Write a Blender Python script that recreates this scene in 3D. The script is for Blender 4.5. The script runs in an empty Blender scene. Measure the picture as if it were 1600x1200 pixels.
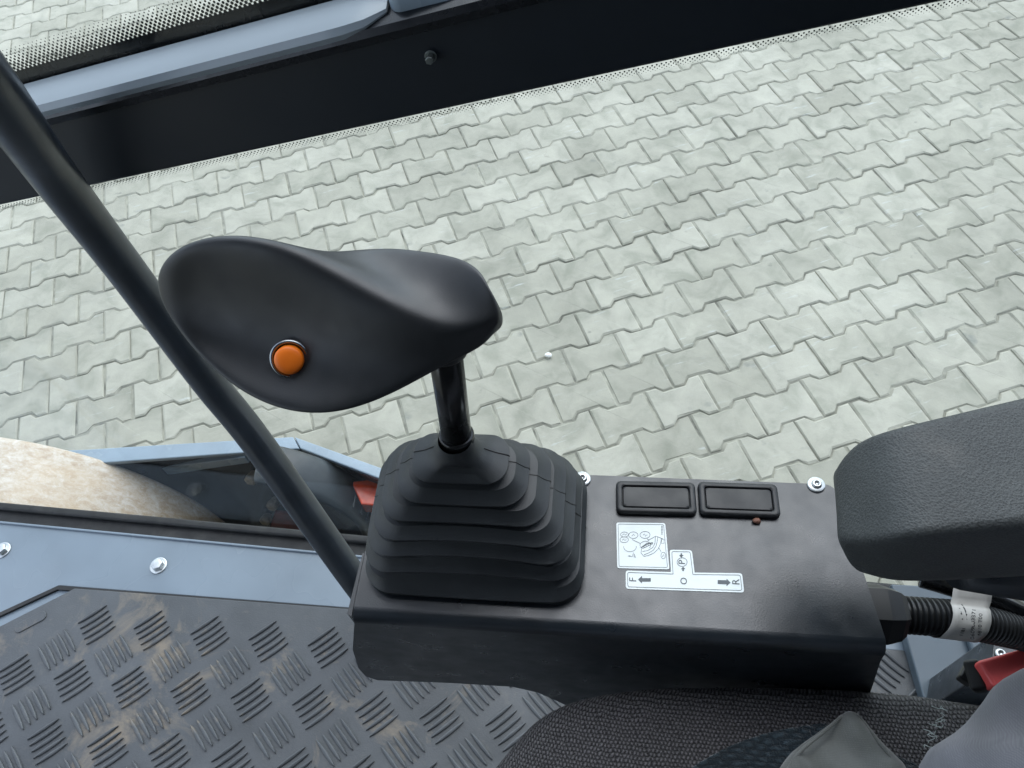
import bpy, bmesh, math, random
from mathutils import Vector, Matrix, noise
random.seed(7)
S = bpy.context.scene
C = S.collection

# ------------------------------------------------------------------ camera
M = Matrix(((0.993234, -0.026093, 0.113165), (0.086315, 0.817788, -0.56901), (-0.077697, 0.574928, 0.814507)))
H = 2.1605
EYE = Vector((0, 0, H))
cam = bpy.data.cameras.new('camera'); cam_o = bpy.data.objects.new('camera', cam); C.objects.link(cam_o)
cam.sensor_width = 36; cam.lens = 27.0; cam.clip_start = 0.02; cam.clip_end = 300
cam_o.matrix_world = Matrix.Translation(EYE) @ M.to_4x4()
S.camera = cam_o

# ------------------------------------------------------------------ sky, sun, exposure
W = bpy.data.worlds.new('World'); S.world = W; W.use_nodes = True
wn = W.node_tree.nodes; wl = W.node_tree.links
bg = wn['Background']; sky = wn.new('ShaderNodeTexSky'); sky.sky_type = 'NISHITA'; sky.sun_disc = False
SUN_EL, SUN_AZ = math.radians(58), math.radians(8)
sky.sun_elevation = SUN_EL; sky.sun_rotation = SUN_AZ
sky.dust_density = 1.0; sky.air_density = 1.0; sky.ozone_density = 1.0
hs = wn.new('ShaderNodeHueSaturation'); hs.inputs['Saturation'].default_value = 0.42
wl.new(sky.outputs[0], hs.inputs['Color']); cool = wn.new('ShaderNodeMix'); cool.data_type = 'RGBA'; cool.blend_type = 'MULTIPLY'; cool.inputs[0].default_value = 1.0
wl.new(hs.outputs[0], cool.inputs[6]); cool.inputs[7].default_value = (.945, 1.0, 1.06, 1); wl.new(cool.outputs[2], bg.inputs['Color'])
bg.inputs['Strength'].default_value = 0.15
sun = bpy.data.lights.new('sun', 'SUN'); sun.energy = 0.65; sun.angle = math.radians(60); sun.color = (1.0, 0.995, 0.985)
sun_o = bpy.data.objects.new('sun', sun); C.objects.link(sun_o)
sd = Vector((math.sin(SUN_AZ)*math.cos(SUN_EL), math.cos(SUN_AZ)*math.cos(SUN_EL), math.sin(SUN_EL)))
sun_o.rotation_euler = sd.to_track_quat('Z', 'Y').to_euler()
S.view_settings.view_transform = 'Standard'; S.view_settings.look = 'None'
S.view_settings.exposure = 1.40; S.view_settings.gamma = 1.0; S.view_settings.use_curve_mapping = False
S.render.engine = 'CYCLES'
S.render.resolution_x = 1024; S.render.resolution_y = 768
S.cycles.max_bounces = 6; S.cycles.caustics_reflective = False; S.cycles.caustics_refractive = False; S.cycles.transparent_max_bounces = 16

# ------------------------------------------------------------------ helpers
def ray(px, py):
    return M @ Vector(((px-800)/1200, -(py-600)/1200, -1.0))
def at(px, py, z=None, y=None):
    d = ray(px, py)
    t = (z-H)/d.z if z is not None else y/d.y
    return EYE + d*t
WY0, WZ0, WK = 0.535, 0.96, 0.085          # the cab's side wall leans slightly outwards
def wall_y(z): return WY0 + WK*(z-WZ0)
def on_wall(px, py, off=0.0):
    d = ray(px, py)
    # y = WY0+off + WK*(z-WZ0)
    t = (WY0+off + WK*(H-WZ0)) / (d.y - WK*d.z)
    return EYE + d*t

def mesh_obj(name, verts, faces, mat, parent=None, smooth=False):
    me = bpy.data.meshes.new(name); me.from_pydata([tuple(v) for v in verts], [], faces); me.update()
    bm = bmesh.new(); bm.from_mesh(me); bmesh.ops.recalc_face_normals(bm, faces=bm.faces); bm.to_mesh(me); bm.free()
    return link(name, me, mat, parent, smooth)
def link(name, me, mat, parent=None, smooth=False):
    o = bpy.data.objects.new(name, me); C.objects.link(o)
    if mat is not None and not me.materials: me.materials.append(mat)
    if smooth:
        for p in me.polygons: p.use_smooth = True
    if parent is not None: o.parent = parent
    return o
def bm_obj(name, bm, mat, parent=None, smooth=False):
    me = bpy.data.meshes.new(name); bmesh.ops.recalc_face_normals(bm, faces=bm.faces); bm.to_mesh(me); bm.free()
    return link(name, me, mat, parent, smooth)
def empty(name, loc=(0, 0, 0)):
    o = bpy.data.objects.new(name, None); C.objects.link(o); o.location = loc; o.empty_display_size = .05
    return o
def tag(o, label=None, cat=None, group=None, kind=None):
    if label: o['label'] = label
    if cat: o['category'] = cat
    if group: o['group'] = group
    if kind: o['kind'] = kind
    return o
def keep(o, parent):                        # parent without moving
    o.parent = parent; o.matrix_parent_inverse = Matrix.Translation(parent.location).inverted()
    return o
def bevel(o, w, seg=3, ang=30):
    m = o.modifiers.new('bevel', 'BEVEL'); m.width = w; m.segments = seg; m.limit_method = 'ANGLE'; m.angle_limit = math.radians(ang)
    for p in o.data.polygons: p.use_smooth = True
    w2 = o.modifiers.new('wn', 'WEIGHTED_NORMAL'); w2.keep_sharp = True
    return o
def subsurf(o, n=2):
    m = o.modifiers.new('sub', 'SUBSURF'); m.levels = n; m.render_levels = n
    for p in o.data.polygons: p.use_smooth = True
    return o
def prism_data(poly, z0, z1):
    n = len(poly); v = [(p[0], p[1], z0) for p in poly] + [(p[0], p[1], z1) for p in poly]
    f = [tuple(range(n))[::-1], tuple(range(n, 2*n))] + [(i, (i+1) % n, n+(i+1) % n, n+i) for i in range(n)]
    return v, f
def prism(name, poly, z0, z1, mat, parent=None): return mesh_obj(name, *prism_data(poly, z0, z1), mat, parent)
def rrect(x0, y0, x1, y1, r, n=6):
    out = []
    for cx, cy, a in ((x1-r, y1-r, 0), (x0+r, y1-r, 90), (x0+r, y0+r, 180), (x1-r, y0+r, 270)):
        for k in range(n+1):
            t = math.radians(a + 90*k/n); out.append((cx+r*math.cos(t), cy+r*math.sin(t)))
    return out
def round_poly(pts, rs, n=5):
    out = []; N = len(pts)
    for i in range(N):
        p = Vector(pts[i][:2]); a = (Vector(pts[i-1][:2])-p); b = (Vector(pts[(i+1) % N][:2])-p)
        r = rs[i] if isinstance(rs, (list, tuple)) else rs
        r = min(r, a.length*.45, b.length*.45)
        if r < 1e-5: out.append((p.x, p.y)); continue
        q0 = p + a.normalized()*r; q1 = p + b.normalized()*r
        for k in range(n+1):
            t = k/n; q = q0*(1-t)**2 + p*2*t*(1-t) + q1*t*t; out.append((q.x, q.y))
    return out
def tube_bm(bm, path, rad, seg=16, cap=True):
    path = [Vector(p) for p in path]; rings = []; nrm = None
    for i, p in enumerate(path):
        d = (path[min(i+1, len(path)-1)] - path[max(i-1, 0)]).normalized()
        if nrm is None:
            nrm = d.orthogonal().normalized()
        else:
            nrm = (nrm - d*nrm.dot(d)).normalized()
        bn = d.cross(nrm); r = rad[i] if isinstance(rad, (list, tuple)) else rad
        rings.append([bm.verts.new(p + (nrm*math.cos(2*math.pi*k/seg) + bn*math.sin(2*math.pi*k/seg))*r) for k in range(seg)])
    for a, b in zip(rings, rings[1:]):
        for k in range(seg): bm.faces.new((a[k], a[(k+1) % seg], b[(k+1) % seg], b[k]))
    if cap: bm.faces.new(rings[0][::-1]); bm.faces.new(rings[-1])
def tube(name, path, rad, mat, parent=None, seg=16):
    bm = bmesh.new(); tube_bm(bm, path, rad, seg); return bm_obj(name, bm, mat, parent, True)
def catmull(pts, n=8):
    pts = [Vector(p) for p in pts]; P = [pts[0]*2-pts[1]] + pts + [pts[-1]*2-pts[-2]]; out = []
    for i in range(1, len(P)-2):
        for k in range(n):
            t = k/n; a, b, c, d = P[i-1], P[i], P[i+1], P[i+2]
            out.append(.5*((2*b) + (c-a)*t + (2*a-5*b+4*c-d)*t*t + (3*b-a-3*c+d)*t**3))
    out.append(pts[-1]); return out
def lathe(name, prof, mat, parent=None, seg=32, mtx=None, smooth=True, sides=None):
    bm = bmesh.new(); rings = []
    seg = sides or seg
    for r, z in prof:
        rings.append([bm.verts.new((r*math.cos(2*math.pi*k/seg), r*math.sin(2*math.pi*k/seg), z)) for k in range(seg)])
    for a, b in zip(rings, rings[1:]):
        for k in range(seg): bm.faces.new((a[k], a[(k+1) % seg], b[(k+1) % seg], b[k]))
    bm.faces.new(rings[0][::-1]); bm.faces.new(rings[-1])
    if mtx is not None: bmesh.ops.transform(bm, matrix=mtx, verts=bm.verts)
    return bm_obj(name, bm, mat, parent, smooth)
def frame_mtx(loc, zdir, xdir=None):
    z = Vector(zdir).normalized(); x = Vector(xdir) if xdir is not None else z.orthogonal()
    x = (x - z*x.dot(z)).normalized(); y = z.cross(x)
    m = Matrix((x, y, z)).transposed().to_4x4(); m.translation = Vector(loc); return m

# ------------------------------------------------------------------ materials
class NT:
    def __init__(s, name):
        s.m = bpy.data.materials.new(name); s.m.use_nodes = True; s.t = s.m.node_tree; s.n = s.t.nodes; s.l = s.t.links
        s.p = s.n['Principled BSDF']; s.out = s.n['Material Output']
    def node(s, ty, **kw):
        n = s.n.new(ty)
        for k, v in kw.items(): setattr(n, k, v)
        return n
    def coord(s, which='Object'): return s.node('ShaderNodeTexCoord').outputs[which]
    def noise(s, vec, scale, detail=4, rough=.55, dist=0):
        n = s.node('ShaderNodeTexNoise'); n.inputs['Scale'].default_value = scale; n.inputs['Detail'].default_value = detail
        n.inputs['Roughness'].default_value = rough; n.inputs['Distortion'].default_value = dist; s.l.new(vec, n.inputs['Vector']); return n.outputs['Fac']
    def ramp(s, fac, stops):
        r = s.node('ShaderNodeValToRGB'); e = r.color_ramp.elements
        while len(e) < len(stops): e.new(.5)
        for el, (p, c) in zip(e, stops): el.position = p; el.color = (*c, 1) if len(c) == 3 else c
        s.l.new(fac, r.inputs[0]); return r.outputs[0]
    def mix(s, fac, a, b, mode='MIX'):
        n = s.node('ShaderNodeMix', data_type='RGBA', blend_type=mode)
        for i, v in ((0, fac), (6, a), (7, b)):
            if isinstance(v, (int, float)): n.inputs[i].default_value = v
            elif isinstance(v, tuple): n.inputs[i].default_value = (*v, 1)
            else: s.l.new(v, n.inputs[i])
        return n.outputs[2]
    def math(s, op, a, b=0.0):
        n = s.node('ShaderNodeMath', operation=op)
        for i, v in ((0, a), (1, b)):
            if isinstance(v, (int, float)): n.inputs[i].default_value = v
            else: s.l.new(v, n.inputs[i])
        return n.outputs[0]
    def bump(s, h, strength=.3, dist=.001, normal=None):
        b = s.node('ShaderNodeBump'); b.inputs['Strength'].default_value = strength; b.inputs['Distance'].default_value = dist
        s.l.new(h, b.inputs['Height'])
        if normal is not None: s.l.new(normal, b.inputs['Normal'])
        s.l.new(b.outputs[0], s.p.inputs['Normal']); return b.outputs[0]
    def set(s, **kw):
        for k, v in kw.items():
            i = s.p.inputs[k.replace('_', ' ')]
            if isinstance(v, tuple): i.default_value = (*v, 1)
            elif isinstance(v, (int, float)): i.default_value = v
            else: s.l.new(v, i)
        return s.m

def basic(name, col, rough=.5, metal=0, spec=.5, vary=.25, scale=30, bump=0, bscale=600, dust=0.0, dustcol=(.25, .23, .2)):
    k = NT(name); c = k.coord()
    f = k.noise(c, scale, 3)
    base = k.ramp(f, [(.3, tuple(x*(1-vary) for x in col)), (.7, tuple(min(1, x*(1+vary)) for x in col))])
    if dust:
        d = k.ramp(k.noise(c, scale*.45, 4, .65), [(.5, (0, 0, 0)), (.8, (dust, dust, dust))])
        sp = k.ramp(k.noise(c, 900, 2), [(.70, (0, 0, 0)), (.76, (dust*1.5,)*3)])
        base = k.mix(k.math('MAXIMUM', d, sp), base, dustcol)
    rr = k.ramp(k.noise(c, scale*1.7, 2), [(.3, (max(.02, rough-.07),)*3), (.7, (min(1, rough+.07),)*3)])
    if bump: k.bump(k.noise(c, bscale, 3), bump, .0006)
    return k.set(Base_Color=base, Roughness=rr, Metallic=metal, Specular_IOR_Level=spec)

m_black_paint = basic('black_powder_paint', (.011, .0155, .0205), .33, spec=.78, bump=.16, bscale=900, dust=.03, dustcol=(.16, .17, .18))
m_tube_paint = basic('satin_black_tube_paint', (.017, .023, .030), .36, spec=.9, bump=.06, bscale=700, dust=.02)
m_plastic = basic('soft_black_plastic', (.0085, .0105, .0125), .47, spec=.58, bump=.12, bscale=1500, dust=.035, dustcol=(.12, .11, .10))
m_gloss = basic('gloss_black_paint', (.006, .007, .008), .22, dust=.06)
m_switch = basic('black_switch_plastic', (.011, .012, .013), .45, bump=.12, bscale=1400, dust=.03)
m_armrest_k = None
m_orange = basic('orange_plastic', (1.0, .205, .010), .42, vary=.06, scale=80)
m_chrome = basic('dark_chrome_ring', (.32, .34, .36), .20, metal=1, vary=.1)
m_zinc = basic('zinc_plated_steel', (.62, .64, .63), .34, metal=1, vary=.12, scale=120, dust=.1)
m_zinc_dull = basic('dull_zinc_bolt', (.20, .22, .21), .45, metal=1, vary=.2, scale=150, dust=.2)
m_white_print = basic('white_sticker_film', (.74, .80, .80), .35, vary=.03)
m_ink = basic('grey_ink', (.10, .115, .125), .6, vary=.1)
m_ink2 = basic('dark_ink', (.03, .03, .034), .6, vary=.1)
m_anthracite = basic('anthracite_blue_paint', (.215, .262, .305), .26, vary=.12, scale=5, bump=.03, bscale=400, dust=.12, dustcol=(.40, .40, .38))
m_frame_paint = basic('anthracite_frame_paint', (.27, .34, .40), .26, vary=.12, scale=9, dust=.12, dustcol=(.35, .33, .3))
m_rubber = basic('black_rubber', (.014, .014, .014), .6, bump=.2, bscale=500, dust=.15)
m_frit = basic('black_ceramic_print', (.004, .005, .007), .25, vary=.1)
m_rail = basic('dark_rail_panel', (.004, .008, .013), .5, vary=.15, scale=6, dust=.0)
m_red = basic('red_plastic', (.95, .13, .13), .38, vary=.08)
m_redlamp = basic('red_reflector', (.85, .085, .02), .2, vary=.3, scale=40)
m_sand = basic('joint_sand', (.27, .265, .215), .95, vary=.55, scale=14, bump=.6, bscale=300)
m_pebble = basic('white_stone', (.8, .8, .76), .7, vary=.05)
m_crumb = basic('brown_crumb', (.16, .075, .05), .7, vary=.4, scale=400)

def mk_paver():
    k = NT('concrete_paver'); c = k.coord()
    oi = k.node('ShaderNodeObjectInfo')
    geo = k.node('ShaderNodeNewGeometry')
    rnd = k.math('FRACT', k.math('ADD', oi.outputs['Random'], geo.outputs['Random Per Island']))
    mp = k.node('ShaderNodeVectorMath', operation='ADD'); k.l.new(c, mp.inputs[0])
    cb = k.node('ShaderNodeCombineXYZ'); k.l.new(k.math('MULTIPLY', rnd, 37.0), cb.inputs[0]); k.l.new(k.math('MULTIPLY', rnd, 91.0), cb.inputs[1])
    k.l.new(cb.outputs[0], mp.inputs[1]); v = mp.outputs[0]
    base = k.ramp(rnd, [(0, (.346, .336, .276)), (.5, (.390, .378, .312)), (1, (.432, .418, .350))])
    cl = k.ramp(k.noise(v, 9, 5, .6, .6), [(.32, (.80, .82, .80)), (.5, (1, 1, 1)), (.70, (1.12, 1.12, 1.11))])
    base = k.mix(1.0, base, cl, 'MULTIPLY')
    # pale scuffs stretched along one direction
    ms = k.node('ShaderNodeMapping'); ms.inputs['Scale'].default_value = (9, 60, 9); ms.inputs['Rotation'].default_value = (0, 0, .35); k.l.new(v, ms.inputs['Vector'])
    scf = k.math('MULTIPLY', k.ramp(k.noise(ms.outputs[0], 1.0, 4, .6), [(.60, (0, 0, 0)), (.72, (.55,)*3)]), k.ramp(k.noise(v, 5, 2), [(.5, (0, 0, 0)), (.6, (1, 1, 1))]))
    base = k.mix(scf, base, (.60, .62, .60))
    stain = k.ramp(k.noise(v, 13, 3, .5), [(.67, (0, 0, 0)), (.80, (.65,)*3)])
    base = k.mix(stain, base, (.19, .20, .185))
    base = k.mix(k.ramp(k.noise(v, 260, 3), [(.55, (0, 0, 0)), (.75, (.25,)*3)]), base, (.22, .23, .21))
    gp_ = k.node('ShaderNodeNewGeometry').outputs['Position']
    big = k.ramp(k.noise(gp_, 1.6, 5, .65), [(.35, (.84, .84, .83)), (.65, (1.08, 1.08, 1.08))])
    base = k.mix(1.0, base, big, 'MULTIPLY')
    drk = k.ramp(k.noise(gp_, 9, 4, .6), [(.69, (0, 0, 0)), (.76, (.6,)*3)])
    base = k.mix(drk, base, (.12, .12, .11))
    h = k.math('ADD', k.noise(v, 14, 4, .6), k.math('MULTIPLY', k.noise(v, 220, 4, .7), .22))
    k.bump(h, .5, .006)
    return k.set(Base_Color=base, Roughness=.86, Specular_IOR_Level=.3)
m_paver = mk_paver()

def mk_glass():
    k = NT('cab_glass'); k.n.remove(k.p)
    tr = k.node('ShaderNodeBsdfTransparent'); tr.inputs[0].default_value = (.95, .968, .955, 1)
    gl = k.node('ShaderNodeBsdfGlossy'); gl.inputs['Roughness'].default_value = .02
    fr = k.node('ShaderNodeFresnel'); ge = k.node('ShaderNodeNewGeometry')   # same reflectance on both faces of a pane
    k.l.new(k.math('ADD', 1.28, k.math('MULTIPLY', ge.outputs['Backfacing'], 1/1.28 - 1.28)), fr.inputs[0])
    mx = k.node('ShaderNodeMixShader'); k.l.new(fr.outputs[0], mx.inputs[0]); k.l.new(tr.outputs[0], mx.inputs[1]); k.l.new(gl.outputs[0], mx.inputs[2])
    k.l.new(mx.outputs[0], k.out.inputs[0]); return k.m
m_glass = mk_glass()

def mk_boot():
    k = NT('black_boot_rubber'); c = k.coord()
    sx = k.node('ShaderNodeSeparateXYZ'); k.l.new(c, sx.inputs[0])
    h = k.noise(c, 1300, 3)
    f = k.noise(c, 40, 5)
    base = k.ramp(f, [(.3, (.017, .020, .022)), (.7, (.026, .030, .0325))])
    sp = k.ramp(k.noise(c, 700, 2), [(.74, (0, 0, 0)), (.79, (.35,)*3)])
    base = k.mix(sp, base, (.12, .11, .10))
    k.bump(h, .28, .0006)
    return k.set(Base_Color=base, Roughness=.47, Specular_IOR_Level=.5)
m_boot = mk_boot()

def mk_mat():
    k = NT('rubber_tread_mat'); c = k.coord('Object')
    f = k.noise(c, 7, 5, .6)
    base = k.ramp(f, [(.3, (.062, .067, .071)), (.7, (.105, .112, .118))])
    dv = k.node('ShaderNodeVectorMath', operation='DISTANCE'); k.l.new(k.node('ShaderNodeNewGeometry').outputs['Position'], dv.inputs[0]); dv.inputs[1].default_value = (-.64, .25, .96)
    mud = k.ramp(dv.outputs['Value'], [(.02, (.13,)*3), (.20, (0, 0, 0))])           # trodden-in mud where the boots rest
    d = k.ramp(k.math('ADD', mud, k.noise(c, 6.5, 6, .68, .8)), [(.555, (0, 0, 0)), (.68, (.85,)*3)])
    base = k.mix(d, base, (.25, .205, .15))
    d2 = k.ramp(k.noise(c, 45, 5, .75), [(.57, (0, 0, 0)), (.75, (.40,)*3)])
    base = k.mix(d2, base, (.17, .16, .14))
    k.bump(k.math('ADD', k.noise(c, 500, 3), k.noise(c, 30, 3)), .25, .0015)
    r = k.ramp(k.noise(c, 12, 4), [(.3, (.36,)*3), (.7, (.52,)*3)])
    return k.set(Base_Color=base, Roughness=r, Specular_IOR_Level=.5)
m_mat = mk_mat()

def mk_fabric(name, dark, light, sx, sy, rough=.95, bump=.9, sheen=.3, mott=.2):
    k = NT(name); c = k.coord('UV')
    sp = k.node('ShaderNodeSeparateXYZ'); k.l.new(c, sp.inputs[0])
    wob = k.math('MULTIPLY', k.math('SUBTRACT', k.noise(c, 60, 4, .7), .5), 2.2)
    u = k.math('ADD', k.math('MULTIPLY', sp.outputs[0], sx), wob); v = k.math('ADD', k.math('MULTIPLY', sp.outputs[1], sy), wob)
    row = k.math('FLOOR', v)
    uu = k.math('ADD', u, k.math('MULTIPLY', k.math('MODULO', row, 2.0), .5))
    fu = k.math('ABSOLUTE', k.math('SUBTRACT', k.math('FRACT', uu), .5)); fv = k.math('ABSOLUTE', k.math('SUBTRACT', k.math('FRACT', v), .5))
    d = k.math('SUBTRACT', 1.0, k.math('SQRT', k.math('ADD', k.math('MULTIPLY', k.math('MULTIPLY', fu, fu), 4.5), k.math('MULTIPLY', k.math('MULTIPLY', fv, fv), 2.6))))
    nz = k.noise(c, 900, 2); d = k.math('ADD', d, k.math('MULTIPLY', k.math('SUBTRACT', nz, .5), .8))
    col = k.ramp(d, [(.25, dark), (.75, light)])
    col = k.mix(1.0, col, k.ramp(k.noise(c, 14, 4), [(.35, (1-mott,)*3), (.65, (1+mott, 1+mott*.9, 1+mott))]), 'MULTIPLY')
    lint = k.ramp(k.noise(c, 330, 2), [(.76, (0, 0, 0)), (.80, (.5,)*3)])
    col = k.mix(lint, col, (.3, .3, .3))
    k.bump(d, bump, .002)
    return k.set(Base_Color=col, Roughness=rough, Specular_IOR_Level=.15, Sheen_Weight=sheen, Sheen_Roughness=.5)
m_seat = mk_fabric('woven_seat_cloth', (.016, .0155, .017), (.125, .121, .127), 350, 400)
m_trouser = mk_fabric('grey_twill', (.13, .137, .155), (.185, .195, .215), 1300, 900, bump=.12)
m_shirt = mk_fabric('olive_grey_cotton', (.085, .092, .083), (.125, .132, .120), 1300, 900, bump=.12, mott=.42)
m_hem = mk_fabric('dark_teal_webbing', (.010, .017, .022), (.028, .043, .052), 90, 260, bump=.8)

def mk_armrest():
    k = NT('worn_armrest_skin'); c = k.coord()
    f = k.noise(c, 14, 5, .6)
    base = k.ramp(f, [(.3, (.047, .053, .053)), (.7, (.074, .082, .081))])
    w = k.ramp(k.noise(c, 24, 6, .7), [(.55, (0, 0, 0)), (.8, (.5,)*3)])
    base = k.mix(w, base, (.13, .125, .113))
    v = k.node('ShaderNodeTexVoronoi'); v.inputs['Scale'].default_value = 750; k.l.new(c, v.inputs['Vector'])
    base = k.mix(k.ramp(v.outputs['Distance'], [(.25, (.35,)*3), (.6, (0, 0, 0))]), base, (.015, .016, .017))
    k.bump(k.math('ADD', v.outputs['Distance'], k.noise(c, 1200, 2)), .38, .0009)
    return k.set(Base_Color=base, Roughness=.58, Specular_IOR_Level=.45)
m_armrest = mk_armrest()

def mk_drum():
    k = NT('worn_drum_steel'); c = k.coord('UV')
    ms = k.node('ShaderNodeMapping'); ms.inputs['Scale'].default_value = (1.5, .8, 1); k.l.new(c, ms.inputs['Vector']); v = ms.outputs[0]
    base = k.ramp(k.noise(v, 20, 7, .76, .4), [(.28, (.36, .25, .15)), (.44, (.50, .39, .27)), (.56, (.60, .52, .42)), (.72, (.74, .71, .65))])
    base = k.mix(k.ramp(k.noise(v, 3.5, 4, .6), [(.45, (0, 0, 0)), (.65, (.5,)*3)]), base, (.55, .40, .24))
    base = k.mix(k.ramp(k.noise(v, 70, 5, .75), [(.52, (0, 0, 0)), (.70, (.35,)*3)]), base, (.78, .76, .72))
    k.bump(k.noise(v, 60, 5, .7), .12, .002)
    return k.set(Base_Color=base, Roughness=.38, Specular_IOR_Level=.6)
m_drum = mk_drum()

# ================================================================== PAVEMENT
YAW = math.atan2(.388, .9217)
OX, OY = -0.0598, 2.5084
PU, PV = 0.1, 0.1371
bed = mesh_obj('pavement', [(-60, -60, -.0052), (60, -60, -.0052), (60, 60, -.0052), (-60, 60, -.0052)], [(0, 1, 2, 3)], m_sand)
tag(bed, kind='structure')
def paver_outline(g, jit=0.0, seed=0):
    rg = random.Random(seed)
    hl = .1 - g; a = .0115                        # half length, half jog
    hw = PV/2
    t0, t1 = .062, .040                           # jog from |u|=t0 to t1
    wide, waist = hw + a - g, hw - a - g
    half = [(hl, -wide), (hl, wide), (t0, wide), (t1, waist), (-t1, waist), (-t0, wide), (-hl, wide), (-hl, -wide), (-t0, -wide), (-t1, -waist), (t1, -waist), (t0, -wide)]
    return [(x + rg.uniform(-jit, jit), y + rg.uniform(-jit, jit)) for x, y in half]
def paver_data(seed):
    o = paver_outline(.0024, .0015, seed); i = paver_outline(.0080, .0022, seed+50)
    b = paver_outline(.0026, 0, seed); n = 12; rg = random.Random(seed)
    v = [(x, y, rg.uniform(-.0006, .0006)) for x, y in i] + [(x, y, -.0042 + rg.uniform(-.0008, .0008)) for x, y in o] + [(x, y, -.04) for x, y in b]
    f = [tuple(range(n))] + [(k, n+k, n+(k+1) % n, (k+1) % n) for k in range(n)] + [(n+k, 2*n+k, 2*n+(k+1) % n, n+(k+1) % n) for k in range(n)]
    return v, f
variants = []
for s in range(8):
    v, f = paver_data(s*7+3); me = bpy.data.meshes.new('paver'); me.from_pydata(v, [], f); me.update()
    bm = bmesh.new(); bm.from_mesh(me); bmesh.ops.recalc_face_normals(bm, faces=bm.faces); bm.to_mesh(me); bm.free()
    me.materials.append(m_paver); variants.append((me, v, f))
cy_, sy_ = math.cos(YAW), math.sin(YAW)
Mi = M.transposed()
spots = []
for r in range(-26, 24):
    for h in range(-46, 46):
        if (h + r) % 2: continue
        u = .1*(h+1); vv = -PV*r                   # joint at h -> block centre half a block further
        x = OX + u*cy_ - vv*sy_; y = OY + u*sy_ + vv*cy_
        if not (-3.6 < x < 3.3 and .55 < y < 6.2): continue
        c = Mi @ (Vector((x, y, 0)) - EYE)
        px, py = 800 + 1200*c.x/-c.z, 600 - 1200*c.y/-c.z
        inside = -40 < px < 1640 and -20 < py < 800
        hidden = (py < 290 - .2138*px and py > 108 - .26*px) or (px < 600 and py > 700) or (px > 1340 and py > 700)
        spots.append((0 if (inside and not hidden) else 1, -c.z, x, y))
spots.sort()
fv, ff = [], []; nobj = 0
for cls, depth, x, y in spots:
    me, v, f = random.choice(variants)
    rz = YAW + random.gauss(0, .006) + (math.pi if random.random() < .5 else 0)
    x += random.gauss(0, .0011); y += random.gauss(0, .0011)
    z = random.gauss(0, .0014); tx, ty = random.gauss(0, .006), random.gauss(0, .006)
    mt = Matrix.Translation((x, y, z)) @ Matrix.Rotation(rz, 4, 'Z') @ Matrix.Rotation(tx, 4, 'X') @ Matrix.Rotation(ty, 4, 'Y')
    if cls == 0 and nobj < 300:
        o = bpy.data.objects.new('paver', me); C.objects.link(o); o.parent = bed; o.matrix_world = mt; nobj += 1
    else:
        b0 = len(fv); fv += [mt @ Vector(q) for q in v]; ff += [tuple(b0+i for i in q) for q in f]
tag(mesh_obj('paver_field', fv, ff, m_paver, bed), kind='stuff')
pb = at(857, 555, z=.008)
bm = bmesh.new(); bmesh.ops.create_icosphere(bm, subdivisions=2, radius=.011)
for q in bm.verts: q.co = Vector((q.co.x*1.2, q.co.y*.9, q.co.z*.65)) * (1 + .2*noise.noise(q.co*120)); q.co += pb
tag(bm_obj('pebble', bm, m_pebble, None, True), 'tiny white pebble lying on the paving near the rubber boot', 'pebble')

# ================================================================== CAB FLOOR
ZF = .96
def fl(px, py, z=ZF): p = at(px, py, z=z); return (p.x, p.y)
g0, g1 = fl(0, 794), fl(562, 846)
gdir = Vector((g1[0]-g0[0], g1[1]-g0[1])).normalized(); gn = Vector((-gdir.y, gdir.x))
def along(x, off=0.0):                             # a point on the outer floor edge at this x, moved outwards by off
    t = (x - g0[0])/gdir.x; p = Vector(g0) + gdir*t + gn*off; return (p.x, p.y)
XL, XR = -1.75, .75
floor_o = prism('floor', [along(XL, -.05), (XL, -.9), (XR, -.9), along(XR, -.05)], ZF-.05, ZF-.012, m_rubber); tag(floor_o, kind='structure')
# painted border plate, its inner edge follows the mat's cut corner
s0 = fl(0, 958); s1 = fl(93, 915); s2 = fl(533, 949)
sdir = Vector((s2[0]-s1[0], s2[1]-s1[1])).normalized(); s3 = Vector(s2) + sdir*(XR-s2[0])
cdir = (Vector(s0)-Vector(s1)).normalized(); s00 = Vector(s0) + cdir*.55
inner = [tuple(s00), s1, tuple(s3)]
bp = prism('border_plate', [along(XL, -.024), (XL, s00.y)] + inner + [along(XR, -.024)], ZF-.012, ZF, m_anthracite, floor_o); bevel(bp, .0015, 2)
# black rubber trim in the groove between the plates
def ribbon(pts, w, z0, z1, name, mat, parent):
    v, f = [], []
    pts = [Vector(p[:2]) for p in pts]
    for i, p in enumerate(pts):
        d = (pts[min(i+1, len(pts)-1)] - pts[max(i-1, 0)]).normalized(); n = Vector((-d.y, d.x))*w/2
        v += [(p.x+n.x, p.y+n.y, z0), (p.x-n.x, p.y-n.y, z0), (p.x-n.x, p.y-n.y, z1), (p.x+n.x, p.y+n.y, z1)]
    for i in range(len(pts)-1):
        a = 4*i; b = a+4
        for k in range(4): f.append((a+k, a+(k+1) % 4, b+(k+1) % 4, b+k))
    f += [(0, 1, 2, 3), tuple(4*(len(pts)-1)+k for k in (3, 2, 1, 0))]
    return mesh_obj(name, v, f, mat, parent)
def inset(pts, d):                                  # towards the operator
    return [(p[0]+.0, p[1]-d) for p in pts]
ribbon(inset(inner, .004), .007, ZF-.02, ZF+.0025, 'rubber_trim', m_rubber, floor_o)
ip = prism('inner_plate', [tuple(Vector(s00)+Vector((0, -.0065))), (s1[0]+.002, s1[1]-.0065), (s3[0], s3[1]-.0065), (XR, -.85), (s00.x, -.85)], ZF-.0115, ZF-.003, m_anthracite, floor_o)
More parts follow.
